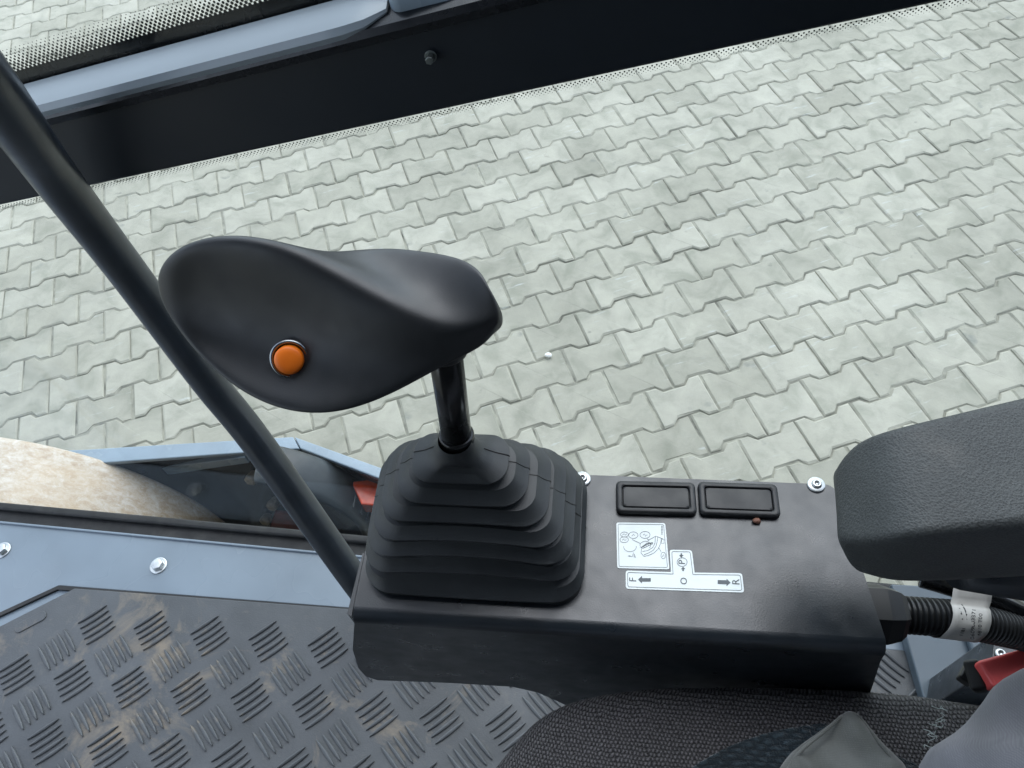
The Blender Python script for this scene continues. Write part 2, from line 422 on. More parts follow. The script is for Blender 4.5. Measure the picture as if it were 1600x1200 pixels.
m0, m1, m2 = fl(0, 980), fl(118, 920), fl(545, 952)
md = (Vector(m0)-Vector(m1)).normalized(); m00 = Vector(m0)+md*.5; me_ = Vector(m2)+(Vector(m2)-Vector(m1)).normalized()*(.62-m2[0])
matpoly = [tuple(m00), m1, tuple(me_), (.62, -.8), (m00.x, -.8)]
tm = prism('tread_mat', matpoly, ZF-.0028, ZF+.003, m_mat, floor_o); bevel(tm, .0015, 2)
# raised bars, in groups of five
def bar_mesh():
    bm = bmesh.new(); L, wd, hh = .0250, .0031, .0030
    for k in range(5):
        off = (k-2)*.0108
        ring = []
        for sc, z in ((1, 0), (.86, hh*.75), (.45, hh)):
            rr = []
            for j in range(12):
                t = 2*math.pi*j/12
                cx = math.copysign(abs(math.cos(t))**.7, math.cos(t)); syy = math.copysign(abs(math.sin(t))**.9, math.sin(t))
                taper = 1 - .55*abs(cx)**3
                rr.append(bm.verts.new((cx*(L - (1-sc)*wd), off + syy*wd*sc*taper, z)))
            ring.append(rr)
        for a, b in zip(ring, ring[1:]):
            for j in range(12): bm.faces.new((a[j], a[(j+1) % 12], b[(j+1) % 12], b[j]))
        bm.faces.new(ring[-1])
    bmesh.ops.recalc_face_normals(bm, faces=bm.faces)
    me = bpy.data.meshes.new('tread_bars'); bm.to_mesh(me); bm.free()
    for p in me.polygons: p.use_smooth = True
    me.materials.append(m_mat); return me
bar_me = bar_mesh()
def in_poly(p, poly):
    c = False; n = len(poly)
    for i in range(n):
        a, b = poly[i], poly[i-1]
        if (a[1] > p[1]) != (b[1] > p[1]) and p[0] < (b[0]-a[0])*(p[1]-a[1])/(b[1]-a[1])+a[0]: c = not c
    return c
rot = math.radians(-1.6)
for i in range(-8, 17):
    for j in range(-9, 5):
        for kind in (0, 1):
            dx, dy = .0985*(i + .5*kind), .0885*(j + .5*kind)
            x = -.7105 + dx*math.cos(rot) - dy*math.sin(rot); y = .2430 + dx*math.sin(rot) + dy*math.cos(rot)
            if y < -.25 or not in_poly((x, y), matpoly): continue
            if not all(in_poly((x+a, y+b), matpoly) for a in (-.03, .03) for b in (-.03, .026)): continue
            o = bpy.data.objects.new('tread_bars', bar_me); C.objects.link(o); o.parent = tm
            o.location = (x, y, ZF+.0031); o.rotation_euler = (0, 0, rot + math.radians(43 if kind == 0 else -42))
# one long oval plate mark near the mat's corner
pm = at(48, 972, z=ZF+.003)
o = prism('oval_stud', [(pm.x+a*math.cos(.62)-b*math.sin(.62), pm.y+a*math.sin(.62)+b*math.cos(.62)) for a, b in rrect(-.026, -.0085, .026, .0085, .0082)], ZF+.003, ZF+.0048, m_mat, tm); bevel(o, .0012, 2)
# hexagon bolts with washers on the border plate
def hex_bolt(p, d, r, parent, mat, name='bolt', rz=0.0, hh=None):
    hh = hh or r*.75
    mt = frame_mtx(p, d) @ Matrix.Rotation(rz, 4, 'Z')
    w = lathe(name, [(r*1.42, 0), (r*1.42, r*.16), (r*1.30, r*.24)], mat, parent, 28, mt); bevel(w, r*.05, 1)
    hd = lathe('bolt_head', [(r, r*.2), (r*1.02, r*.3), (r*1.02, hh), (r*.9, hh+r*.16), (r*.5, hh+r*.2)], mat, w, sides=6, mtx=mt, smooth=False); bevel(hd, r*.07, 2)
    return w
for px, py, a in ((4, 860, .2), (248, 884, .6)):
    hex_bolt(at(px, py, z=ZF), (0, 0, 1), .0105, floor_o, m_zinc, rz=a)
hex_bolt(at(-250, 838, z=ZF), (0, 0, 1), .0105, floor_o, m_zinc, rz=.3)
# gasket along the glass foot and the thin bright lip in front of it
def strip(off0, off1, z0, z1, name, mat, parent):
    return prism(name, [along(XL, off1), along(XL, off0), along(XR, off0), along(XR, off1)], z0, z1, mat, parent)
strip(-.0235, -.004, ZF-.045, ZF-.004, 'glass_channel', m_rubber, floor_o)
bevel(strip(-.004, .010, ZF-.045, ZF+.006, 'glass_gasket', m_rubber, floor_o), .004, 3)
o = strip(-.0295, -.0255, ZF-.001, ZF+.004, 'plate_lip', m_anthracite, floor_o); bevel(o, .0012, 2)

# ================================================================== SIDE WINDOW OF THE CAB
win = empty('side_window', (0, .53, ZF)); tag(win, 'cab side window with dark inclined rail and black dotted glass edges', 'window')
def lin(a, b, x):                                  # extend a line to abscissa x
    t = (x-a.x)/(b.x-a.x); return a + (b-a)*t
lo_a, lo_b = on_wall(0, 322), on_wall(1500, -2)
up_a, up_b = on_wall(80, 176), on_wall(640, 31)
X0, X1 = -1.25, .85
A0, A1 = lin(lo_a, lo_b, X0), lin(lo_a, lo_b, X1)
B0, B1 = lin(up_a, up_b, X0), lin(up_a, up_b, X1)
wn_ = Vector((0, 1, -WK)).normalized()             # outward normal of the wall
def slab(name, quad, off0, off1, mat, parent):
    v = [q + wn_*off0 for q in quad] + [q + wn_*off1 for q in quad]; n = len(quad)
    f = [tuple(range(n)), tuple(range(n, 2*n))[::-1]] + [(i, (i+1) % n, n+(i+1) % n, n+i) for i in range(n)]
    o = mesh_obj(name, v, f, mat); return keep(o, win)
rail = slab('rail', [A0, A1, B1, B0], 0, .010, m_rail, win); bevel(rail, .004, 3)
# ledge on top of the rail: a painted sheet facing the sky, with a folded nose
l_in = [on_wall(72, 172), on_wall(360, 96), on_wall(632, 28), on_wall(900, -40)]
L0 = lin(l_in[0], l_in[2], X0); L1 = lin(l_in[0], l_in[2], X1)
def up_to(px, py, zref):                            # where the ledge meets the upper glass
    return at(px, py, z=zref)
LD = .034
sl = (L1.z-L0.z)/(L1.x-L0.x)
xe0, xe1 = at(84, 168, y=.6).x, at(596, 26, y=.6).x
def ledge(name, xa, xb, mat, d=LD, lift=.004, rr=.0):
    pa, pb_ = lin(L0, L1, xa), lin(L0, L1, xb); n = 24; prof = []
    prof = [(-.004, -.012), (-.006, -.004), (-.003, .002), (.004, .004)] + [(.004+(d-.004)*k/6, .004+.004*math.sin(math.pi*k/6*.5)) for k in range(1, 7)] + [(d, -.012)]
    v, f = [], []
    for i in range(n+1):
        t = i/n; p = pa.lerp(pb_, t)
        e = min(1.0, min(t, 1-t)*n/2.5) if rr else 1.0
        sh = math.sqrt(max(0, 1-(1-e)**2))
        for a, b in prof:
            v.append((p.x, p.y + (d*.5 + (a-d*.5)*(.35+.65*sh)), p.z + lift + b*(.4+.6*sh)))
    m = len(prof)
    for i in range(n):
        for k in range(m-1): f.append((i*m+k, i*m+k+1, (i+1)*m+k+1, (i+1)*m+k))
        f.append((i*m+m-1, i*m, (i+1)*m, (i+1)*m+m-1))
    f += [tuple(range(m)), tuple(n*m+k for k in range(m))]
    o = mesh_obj(name, v, f, mat, None, True); o.data.set_sharp_from_angle(angle=math.radians(35)); return keep(o, win)
ledge('rail_ledge', xe0-.10, xe1, basic('pale_grey_rail_paint', (.30, .345, .375), .24, vary=.06, scale=6), LD, .006, 1.0)
ledge('rail_cap', X0, X1, m_frit, LD+.004, -.002)
# rough welded end of the ledge: a bracket and a bolt
q0 = lin(L0, L1, xe1+.03)
o = prism('hinge_bracket', rrect(q0.x-.028, q0.y+.006, q0.x+.20, q0.y+.037, .012), q0.z-.004, q0.z+.012, m_frame_paint); keep(o, win); bevel(o, .003, 2)
keep(hex_bolt(Vector((q0.x+.075, q0.y+.02, q0.z+.012)), (0, 0, 1), .006, None, m_zinc_dull, 'hinge_bolt'), win)
keep(hex_bolt(on_wall(673, 88, -.003), -wn_, .0038, None, m_zinc_dull, 'rail_bolt', hh=.008), win)
# glass: lower pane hangs from the rail to the gasket, upper pane stands behind the ledge
bot0, bot1 = Vector((X0, wall_y(ZF-.03), ZF-.03)), Vector((X1, wall_y(ZF-.03), ZF-.03))
gl0 = along(X0, .003); gl1 = along(X1, .003)
def pane(name, quad, th=.005):
    n = (quad[1]-quad[0]).cross(quad[3]-quad[0]).normalized()*th
    v = list(quad) + [q+n for q in quad]
    o = mesh_obj(name, v, [(0, 1, 2, 3), (7, 6, 5, 4), (0, 4, 5, 1), (1, 5, 6, 2), (2, 6, 7, 3), (3, 7, 4, 0)], m_glass); return keep(o, win)
pane('lower_glass', [Vector((X0, gl0[1], ZF-.02)), Vector((X1, gl1[1], ZF-.02)), A1 + wn_*.012 + Vector((0, 0, .02)), A0 + wn_*.012 + Vector((0, 0, .02))])
U0 = Vector((X0, L0.y + LD + .006, L0.z-.01)); U1 = Vector((X1, L1.y + LD + .006, L1.z-.01))
TOPZ = 2.62
pane('upper_glass', [U0, U1, Vector((X1, wall_y(TOPZ)+.05, TOPZ)), Vector((X0, wall_y(TOPZ)+.05, TOPZ))])
# printed black edge and dots of the upper glass, just inside its inner face
gd = (Vector((X0, wall_y(TOPZ)+.05, TOPZ)) - U0).normalized(); gx = (U1-U0).normalized(); gnn = gx.cross(gd).normalized()
if gnn.y > 0: gnn = -gnn
def up_plane(px, py):
    d = ray(px, py); t = (U0 - EYE).dot(gnn)/d.dot(gnn); return EYE + d*t
fr_a, fr_b = up_plane(20, 112), up_plane(420, -1)
hgt = [(p-U0) - gx*(p-U0).dot(gx) for p in (fr_a, fr_b)]
hm = (hgt[0].length + hgt[1].length)/2
ex = gd - gx*gd.dot(gx); ex.normalize()
e0, e1 = lin(fr_a, fr_b, X0), lin(fr_a, fr_b, X1)
pe = (fr_b-fr_a).normalized(); pn = pe.cross(gnn).normalized()
if pn.z < 0: pn = -pn
o = mesh_obj('printed_edge', [U0+gnn*.0012, U1+gnn*.0012, e1+gnn*.0012, e0+gnn*.0012], [(0, 1, 2, 3)], m_frit)
sm = o.modifiers.new('thick', 'SOLIDIFY'); sm.thickness = .0004; keep(o, win)
def dots(name, origin, dx, dn, gn_, x_from, x_to, rows, pitch):
    v, f = [], []
    L = (x_to-x_from)/dx.x; n = int(L/pitch); st = origin + dx*((x_from-origin.x)/dx.x)
    for r, (h, rad) in enumerate(rows):
        for i in range(n):
            c = st + dx*((i + .5*(r % 2))*pitch) + dn*h + gn_*.0012; b = len(v)
            for k in range(8): v.append(c + (dx*math.cos(k*math.pi/4) + dn*math.sin(k*math.pi/4))*rad)
            f.append(tuple(range(b, b+8)))
    o = mesh_obj(name, v, f, m_frit); tag(o, kind='stuff'); return keep(o, win)
pt = .0052
dots('printed_dots', fr_a, pe, pn, gnn, -1.0, .1, [(.0025*k + .0006, r) for k, r in enumerate((.0018, .0017, .0016, .00145, .0013, .0011, .0009, .0007, .0005))], pt)
ld = (lo_b-lo_a).normalized(); ldn = ld.cross(wn_).normalized()
if ldn.z > 0: ldn = -ldn
dots('printed_dots', lo_a, ld, ldn, wn_*8.5, -.75, .5, [(.0058, .0008), (.0075, .0007), (.0092, .0005), (.0108, .0003)], .0040)

# ================================================================== GRAB RAIL
tp = [at(632, 1010, z=.962)]
for px, py, z in ((542, 889, 1.10), (403, 693, 1.30), (325, 595, 1.40), (201, 427, 1.565), (94, 287, 1.70), (0, 158, 1.815)):
    tp.append(at(px, py, z=z))
d_ = (tp[-1]-tp[-2]).normalized(); tp += [tp[-1]+d_*.25, tp[-1]+d_*.5 + Vector((0, .01, .05)), tp[-1]+d_*.8 + Vector((0, .02, .12))]
grab = empty('grab_rail', tp[0]); tag(grab, 'black painted tube slanting up from the floor past the lever grip', 'grab rail')
tpc = catmull(tp, 8); o = tube('rail_tube', tpc, [0.0212 + .0012*max(0, min(1, (p.z-1.60)/.22)) for p in tpc], m_tube_paint, None, 28); keep(o, grab)
keep(lathe('foot_flange', [(.036, 0), (.036, .007), (.024, .010)], m_tube_paint, None, 32, Matrix.Translation((tp[0].x, tp[0].y, ZF+.003))), grab)

# ================================================================== CONSOLE
ZC = 1.63
con = empty('control_console', (0.01, .23, ZC)); tag(con, 'black sheet metal console with blank switches, white stickers and a bent front edge', 'console')
YF, RB = .1640, .009                                # front face, bend radius
fr_l, fr_r = -.1705, .1925
bk_r, YB = .1765, .2865
top = round_poly([(fr_l, YF+RB), (fr_r, YF+RB), (bk_r, YB), (fr_l, YB)], [0, 0, .008, .008])
hv, hf = prism_data(top, ZC-.003, ZC)
def add(v, f):
    b = len(hv); hv.extend(v); hf.extend([tuple(b+i for i in q) for q in f])
TIL = math.radians(0); SW = math.pi/2-TIL; n = 8; arc_o = [(YF+RB-RB*math.sin(SW*k/n), ZC-RB+RB*math.cos(SW*k/n)) for k in range(n+1)]
ri = RB-.003; arc_i = [(YF+RB-ri*math.sin(SW*k/n), ZC-RB+ri*math.cos(SW*k/n)) for k in range(n+1)]
v = [(fr_l, y, z) for y, z in arc_o+arc_i] + [(fr_r, y, z) for y, z in arc_o+arc_i]; m = 2*(n+1); f = []
for k in range(n): f += [(k, k+1, m+k+1, m+k), (n+1+k, n+2+k, m+n+2+k, m+n+1+k), (k, k+1, n+2+k, n+1+k), (m+k, m+k+1, m+n+2+k, m+n+1+k)]
add(v, f)
fd = Vector((0, -math.sin(TIL), -math.cos(TIL))); fn = Vector((0, math.cos(TIL), -math.sin(TIL)))   # down the front flange, and inwards
f0 = Vector((0, arc_o[-1][0], arc_o[-1][1]))
def on_face(px, py):
    d = ray(px, py); t = (f0-EYE).dot(fn)/d.dot(fn); return EYE + d*t
face = [Vector((fr_l, f0.y, f0.z)), Vector((fr_r, f0.y, f0.z))]
bott = [(1377, 1030), (1360, 1082), (1348, 1100), (1200, 1120), (1000, 1125), (900, 1110), (872, 1096), (840, 1082), (800, 1073), (700, 1067), (590, 1063), (572, 1057), (560, 1044), (551, 1015)]
face += [on_face(*q) for q in bott]
nf = len(face); v = [tuple(p) for p in face] + [tuple(p + fn*.003) for p in face]
add(v, [tuple(range(nf)), tuple(range(nf, 2*nf))[::-1]] + [(i, (i+1) % nf, nf+(i+1) % nf, nf+i) for i in range(nf)])
hous = mesh_obj('housing', hv, hf, m_black_paint, None, True); hous.data.set_sharp_from_angle(angle=math.radians(40)); keep(hous, con)
# inner tray closing the console below
tray = [(fr_l+.006, YF+.012), (fr_r-.012, YF+.012), (bk_r-.008, YB-.004), (fr_l+.006, YB-.004)]
o = prism('tray', tray, ZC-.04, ZC-.0032, m_black_paint); keep(o, con); bevel(o, .003, 2)
keep(mesh_obj('end_tab', *prism_data([(fr_l-.0045, YF+.004), (fr_l-.001, YF+.002), (fr_l-.001, YF+.05), (fr_l-.0025, YF+.05)], ZC-.030, ZC-.002), m_black_paint), con)
# support post under the console
keep(bevel(prism('support_post', rrect(.06, .205, .12, .265, .008), ZF+.003, ZC-.041, m_black_paint), .003, 2), con)
def zc(px, py): p = at(px, py, z=ZC); return p
# pan head screws with washers
for px, py in ((910, 749), (1275, 758)):
    p = zc(px, py)
    w = lathe('washer', [(.0066, 0), (.0066, .0010), (.0058, .0016)], m_zinc, None, 32, Matrix.Translation(p))
    keep(w, con)
    s_ = lathe('screw_head', [(.0040, .0012), (.0039, .0022), (.0030, .0035), (.0019, .0039), (.0017, .0022)], m_zinc, None, 24, Matrix.Translation(p)); s_.parent = w; s_.matrix_parent_inverse = w.matrix_world.inverted() if False else Matrix.Translation(con.location).inverted() @ Matrix.Translation(con.location)
# blank switches
def switch(c4, label):
    P = [zc(*q) for q in c4]                        # lb, rb, rt, lt on the console
    cx = sum(p.x for p in P)/4; cyy = sum(p.y for p in P)/4
    w = ((P[1].x-P[0].x)+(P[2].x-P[3].x))/2; h = ((P[3].y-P[0].y)+(P[2].y-P[1].y))/2
    an = math.atan2(P[1].y-P[0].y, P[1].x-P[0].x)*.5
    mt = Matrix.Translation((cx, cyy, ZC)) @ Matrix.Rotation(an, 4, 'Z')
    root = empty('switch_blank', (0, 0, 0)); keep(root, con); root['label'] = label
    def ringmesh(name, spec, mat, cap, par):
        bm = bmesh.new(); rings = []
        for ins, z, r in spec:
            rings.append([bm.verts.new(mt @ Vector((x, y, z))) for x, y in rrect(-w/2+ins, -h/2+ins, w/2-ins, h/2-ins, r, 6)])
        for a, b in zip(rings, rings[1:]):
            k = len(a)
            for i in range(k): bm.faces.new((a[i], a[(i+1) % k], b[(i+1) % k], b[i]))
        if cap: bm.faces.new(rings[-1])
        o = bm_obj(name, bm, mat, None, True); o.data.set_sharp_from_angle(angle=math.radians(38)); o.parent = par; return o
    ringmesh('bezel', [(0, .0002, .004), (0, .0035, .004), (.0008, .0046, .0036), (.002, .0051, .003), (.0038, .0050, .0026), (.0044, .0044, .0024), (.0044, .0018, .0024), (.0053, .0018, .002)], m_switch, False, root)
    ringmesh('cover', [(.0051, .0015, .002), (.0051, .0040, .002), (.0056, .0045, .0018), (.007, .0046, .0016)], m_switch, True, root)
switch([(963, 806), (1089, 807), (1084, 757), (962, 755)], 'blank switch next to the rubber boot')
switch([(1094, 808), (1222, 812), (1209, 760), (1088, 756)], 'blank switch nearer the armrest')
# stickers
def zs(X, Y): p = zc(940 + X/6.667, 800 + Y/6.667); return (p.x, p.y)
def sheet(name, poly, z0, z1, mat, parent):
    o = prism(name, poly, z0, z1, mat); o.parent = parent; return o
st1 = empty('instruction_sticker'); keep(st1, con); st1['label'] = 'square white sticker with grey line drawings'
sq = [zs(153, 112), zs(662, 118), zs(707, 600), zs(163, 588)]
sheet('film', round_poly(sq, .0018), ZC+.0002, ZC+.0005, m_white_print, st1)
def line_poly(bm, pts, w, closed=False, z=ZC+.0007):
    pts = [Vector(p) for p in pts]; n = len(pts); L = []
    for i, p in enumerate(pts):
        a = pts[i-1] if (closed or i) else p; b = pts[(i+1) % n] if (closed or i < n-1) else p
        d = (b-a); d = d.normalized() if d.length > 1e-9 else Vector((1, 0)); q = Vector((-d.y, d.x))*w/2
        L.append((bm.verts.new((p.x+q.x, p.y+q.y, z)), bm.verts.new((p.x-q.x, p.y-q.y, z))))
    for i in range(n if closed else n-1):
        a, b = L[i], L[(i+1) % n]; bm.faces.new((a[0], a[1], b[1], b[0]))
def shrink(poly, d):
    c = Vector((sum(p[0] for p in poly)/len(poly), sum(p[1] for p in poly)/len(poly)))
    out = []
    N = len(poly)
    for i in range(N):
        p = Vector(poly[i]); a = (p-Vector(poly[i-1])).normalized(); b = (Vector(poly[(i+1) % N])-p).normalized()
        na, nb = Vector((-a.y, a.x)), Vector((-b.y, b.x)); m_ = na+nb; m_ = m_/max(.3, m_.dot(na))
        out.append((p.x+m_.x*d, p.y+m_.y*d))
    return out
def area(poly): return sum(poly[i-1][0]*poly[i][1]-poly[i][0]*poly[i-1][1] for i in range(len(poly)))
bm = bmesh.new(); LW = .00028
sgn = 1 if area(sq) > 0 else -1
line_poly(bm, round_poly(shrink(sq, sgn*.0013), .0012), LW, True)
def ell(cx, cy, rx, ry, n=22, a0=0, a1=360, ro=0):
    out = []
    for k in range(n+1):
        t = math.radians(a0+(a1-a0)*k/n); x, y = rx*math.cos(t), ry*math.sin(t)
        out.append(zs(cx + x*math.cos(ro)-y*math.sin(ro), cy + x*math.sin(ro)+y*math.cos(ro)))
    return out
for e in ((238, 238, 40, 26), (330, 245, 48, 34), (452, 242, 52, 36), (235, 292, 44, 30), (642, 456, 24, 34)):
    line_poly(bm, ell(*e), LW)
for pts in ([(215, 245), (235, 230), (245, 245), (265, 230)], [(315, 255), (330, 235), (345, 250)], [(430, 245), (450, 230), (455, 255), (475, 240)], [(215, 298), (235, 282), (240, 300), (258, 288)],
            [(632, 470), (645, 445), (652, 465)], [(318, 290), (350, 305), (400, 330)], [(470, 280), (495, 300)], [(595, 375), (620, 420)],
            [(480, 300), (565, 255), (585, 262), (580, 300), (570, 350), (540, 400), (490, 430), (440, 450)],
            [(585, 262), (640, 285), (618, 300), (612, 335), (590, 385), (545, 430), (490, 455), (440, 465), (410, 430), (415, 385)],
            [(560, 262), (555, 330), (530, 375), (480, 405), (425, 415)], [(615, 285), (650, 285), (650, 330), (622, 330), (622, 290)],
            [(285, 465), (320, 468), (330, 420), (338, 470), (352, 480), (340, 440)], [(275, 462), (300, 458)]):
    line_poly(bm, [zs(*q) for q in pts], LW*1.1)
for k in range(5): line_poly(bm, ell(430+22*k, 372-10*k, 14, 9), LW)
line_poly(bm, ell(455, 350, 55, 42, a0=150, a1=400), LW)
line_poly(bm, ell(295, 365, 66, 52, a0=-5, a1=185), LW)
line_poly(bm, [zs(412, 375), zs(470, 330), zs(535, 325)], LW*2.2)
for k in range(6): line_poly(bm, [zs(622, 150+16*k), zs(638, 154+16*k)], LW*1.2); line_poly(bm, [zs(622, 150+16*k), zs(622, 160+16*k)], LW)
o = bm_obj('print', bm, m_ink, None); o.parent = st1
st2 = empty('direction_sticker'); keep(st2, con); st2['label'] = 'white T-shaped sticker marked F, O, R and P'
tp_ = [zs(250, 612), zs(708, 628), zs(708, 395), zs(940, 400), zs(968, 634), zs(1462, 640), zs(1485, 842), zs(252, 802)]
tp_[1] = (zs(722, 628)[0], tp_[1][1])
sheet('film', round_poly(tp_, [.002, .0004, .0022, .0022, .0004, .0022, .0022, .0022]), ZC+.0002, ZC+.0005, m_white_print, st2)
bm = bmesh.new(); sgn = 1 if area(tp_) > 0 else -1
line_poly(bm, round_poly(shrink(tp_, sgn*.0014), [.0014, .0003, .0016, .0016, .0003, .0016, .0016, .0016]), LW*1.25, True)
line_poly(bm, ell(838, 525, 52, 45, 28), LW*1.3)
def poly_face(pts): bm.faces.new([bm.verts.new((*zs(*q), ZC+.0007)) for q in pts])
poly_face([(380, 706), (420, 668), (420, 692), (512, 692), (512, 728), (420, 728), (420, 748)])
poly_face([(1342, 738), (1300, 698), (1300, 714), (1208, 712), (1208, 752), (1300, 756), (1300, 776)])
poly_face([(830, 478), (806, 452), (822, 452), (822, 434), (838, 434), (838, 452), (854, 452)])
poly_face([(848, 574), (824, 598), (840, 598), (840, 618), (856, 618), (856, 598), (872, 598)])
o = bm_obj('print', bm, m_ink, None); o.parent = st2
def letter(ch, X, Y, size, parent, mat=m_ink, z=ZC+.0007, mtx=None, ext=.00004):
    cu = bpy.data.curves.new('letter', 'FONT'); cu.body = ch; cu.size = size; cu.align_x = 'CENTER'; cu.align_y = 'CENTER'; cu.extrude = ext; cu.resolution_u = 3
    ob = bpy.data.objects.new('tmp', cu); C.objects.link(ob)
    dg = bpy.context.evaluated_depsgraph_get(); me = bpy.data.meshes.new_from_object(ob.evaluated_get(dg)); bpy.data.objects.remove(ob)
    if mtx is None:
        x, y = zs(X, Y); mtx = Matrix.Translation((x, y, z)) @ Matrix.Rotation(math.pi/2, 4, 'Z')
    me.transform(mtx); me.materials.clear(); me.materials.append(mat)
    o = bpy.data.objects.new('letter', me); C.objects.link(o); o.parent = parent; return o
for ch, X, Y, s in (('F', 328, 708, .0072), ('O', 858, 722, .0066), ('R', 1400, 732, .0074), ('P', 838, 526, .0068)): letter(ch, X, Y, s, st2)
# cable gland on the console's rear end
gp0 = at(1362, 968, z=ZC-.028); gp0.x = fr_r-.001; gy = gp0.y+.004; gz = ZC-.026
keep(lathe('cable_gland', [(.022, 0), (.022, .016), (.0215, .018), (.019, .026), (.0155, .030), (.0135, .031)], m_switch, None, sides=6, mtx=frame_mtx((fr_r-.006, gy, gz), (1, 0, 0), (0, .5, .87)), smooth=False), con)
cr = at(1183, 814, z=ZC+.002)
bm = bmesh.new(); bmesh.ops.create_icosphere(bm, subdivisions=2, radius=.0028)
for q in bm.verts: q.co = Vector((q.co.x*1.2, q.co.y*.75, q.co.z*.7))*(1+.35*noise.noise(q.co*500)); q.co += cr
tag(bm_obj('crumb', bm, m_crumb, None, True), 'small brown crumb lying by the blank switch nearer the armrest', 'crumb')

# ================================================================== CONTROL LEVER
lev = empty('control_lever', (-.087, .236, ZC)); tag(lev, 'black travel lever with saddle shaped grip, orange button and stepped rubber boot', 'lever')
Lz = [.098, .083, .068, .053, .038, .023, .009]
Lx = [(-.1200, -.0570), (-.1320, -.0445), (-.1450, -.0312), (-.1524, -.0213), (-.1594, -.0144), (-.1634, -.0109), (-.1655, -.0070)]
Lf = [.2237, .2165, .2086, .2000, .1935, .1885, .1815]
Lb = [.2605, .2665, .2725, .2785, .2830, .2860, .2880]
bm = bmesh.new(); rings = []
def boot_ring(x0, x1, y0, y1, r, z, sag=0.0):
    pts = []
    N = 14; R_ = []
    corners = ((x1-r, y1-r, 0), (x0+r, y1-r, 90), (x0+r, y0+r, 180), (x1-r, y0+r, 270))
    for cx, cyy, a in corners:
        for k in range(9):
            t = math.radians(a+90*k/8); R_.append((cx+r*math.cos(t), cyy+r*math.sin(t)))
        nx = None
        a2 = corners[(corners.index((cx, cyy, a))+1) % 4]
        e0_ = Vector(R_[-1]); t2 = math.radians(a2[2]); e1_ = Vector((a2[0]+r*math.cos(t2), a2[1]+r*math.sin(t2)))
        for k in range(1, 8): R_.append(tuple(e0_.lerp(e1_, k/8)))
    out = []
    for x, y in R_:
        fx = (x-(x0+x1)/2)/((x1-x0)/2); fy = (y-(y0+y1)/2)/((y1-y0)/2)
        bow = (1-fx*fx) if fy < -.2 else 0                    # long sides bow up in the middle and pull in
        yy = y + sag*.35*bow
        out.append(bm.verts.new((x, yy, z + sag*bow)))
    return out
sags = [0, -.0012, .0018, .0048, .0074, .0056, -.0022]
top_c = (-.0890, .2420)
for rr_, zz in ((.0108, .122), (.0112, .1175), (.0125, .113)):
    n_ = 64; rings.append([bm.verts.new((0, 0, 0)) for _ in range(n_)])
    ref = boot_ring(-1, 1, -1, 1, .999, 0); 
    for q, w_ in zip(rings[-1], ref): q.co = (top_c[0]+w_.co.x*rr_, top_c[1]+w_.co.y*rr_, ZC+zz)
    for w_ in ref: bm.verts.remove(w_)
for i in range(7):
    x0, x1 = Lx[i]; y0, y1 = Lf[i], Lb[i]; z = ZC+Lz[i]; r = .0150 + .0018*min(i, 4) if i else .0135; s_ = sags[i]
    if i == 0:
        k = .45; rings.append(boot_ring(top_c[0]-.0165, top_c[0]+.0165, top_c[1]-.0115, top_c[1]+.0115, .010, ZC+.1065))
        rings.append(boot_ring(x0+.008, x1-.008, y0+.005, y1-.005, .0105, z+.0040))
    else:
        # the top of this pleat slopes from under the pleat above to its own rim
        px0, px1 = Lx[i-1]; rings.append(boot_ring(px0+.0138, px1-.0138, Lf[i-1]+.0128, Lb[i-1]-.0128, r*.5, ZC+Lz[i]+.0118, sags[i-1]))
        ex_ = min(.0085, (px0-x0)*.9+.0015); rings.append(boot_ring(x0+ex_, x1-ex_, y0+.0074, y1-.0074, r*.78, z+.0080, s_))
        ex2 = ex_*.42; rings.append(boot_ring(x0+ex2, x1-ex2, y0+.0034, y1-.0034, r*.92, z+.0026, s_))
    rings.append(boot_ring(x0+.0002, x1-.0002, y0+.0002, y1-.0002, r, z+.0008, s_))
    rings.append(boot_ring(x0, x1, y0, y1, r, z+.0004, s_))
    rings.append(boot_ring(x0+.0003, x1-.0003, y0+.0003, y1-.0003, r, z-.0012, s_))
    if i < 6: rings.append(boot_ring(x0+.0135, x1-.0135, y0+.0125, y1-.0125, r*.5, z-.0016, s_))
rings.append(boot_ring(Lx[6][0]+.0015, Lx[6][1]-.0015, Lf[6]+.0012, Lb[6]-.0012, .018, ZC+.0003))
for a, b in zip(rings, rings[1:]):
    k = len(a)
    for i in range(k): bm.faces.new((a[i], a[(i+1) % k], b[(i+1) % k], b[i]))
boot = bm_obj('boot', bm, m_boot, None, True); boot.data.set_sharp_from_angle(angle=math.radians(30)); keep(boot, lev)
# moulding seam: fine raised line over both ends of every pleat
for side in (0, 1):
    for i in range(7):
        xo = Lx[i][side]; sg = -1 if side == 0 else 1; yc = (Lf[i]+Lb[i])/2 + .003; z = ZC+Lz[i]
        if i == 0: pth_ = [(top_c[0]+sg*.0165, z+.0087), (xo-sg*.008, z+.0042), (xo, z+.0010), (xo, z-.0010)]
        else:
            xp = Lx[i-1][side]; e_ = min(.0085, abs(xp-xo)*.9+.0015)
            pth_ = [(xp-sg*.006, z+.0100), (xo-sg*e_, z+.0081), (xo-sg*e_*.42, z+.0027), (xo, z+.0006), (xo, z-.0010)]
        bm = bmesh.new(); tube_bm(bm, [(x_, yc, z_) for x_, z_ in pth_], .00034, 6)
        o = bm_obj('mould_seam', bm, m_rubber, None, True); o.parent = boot
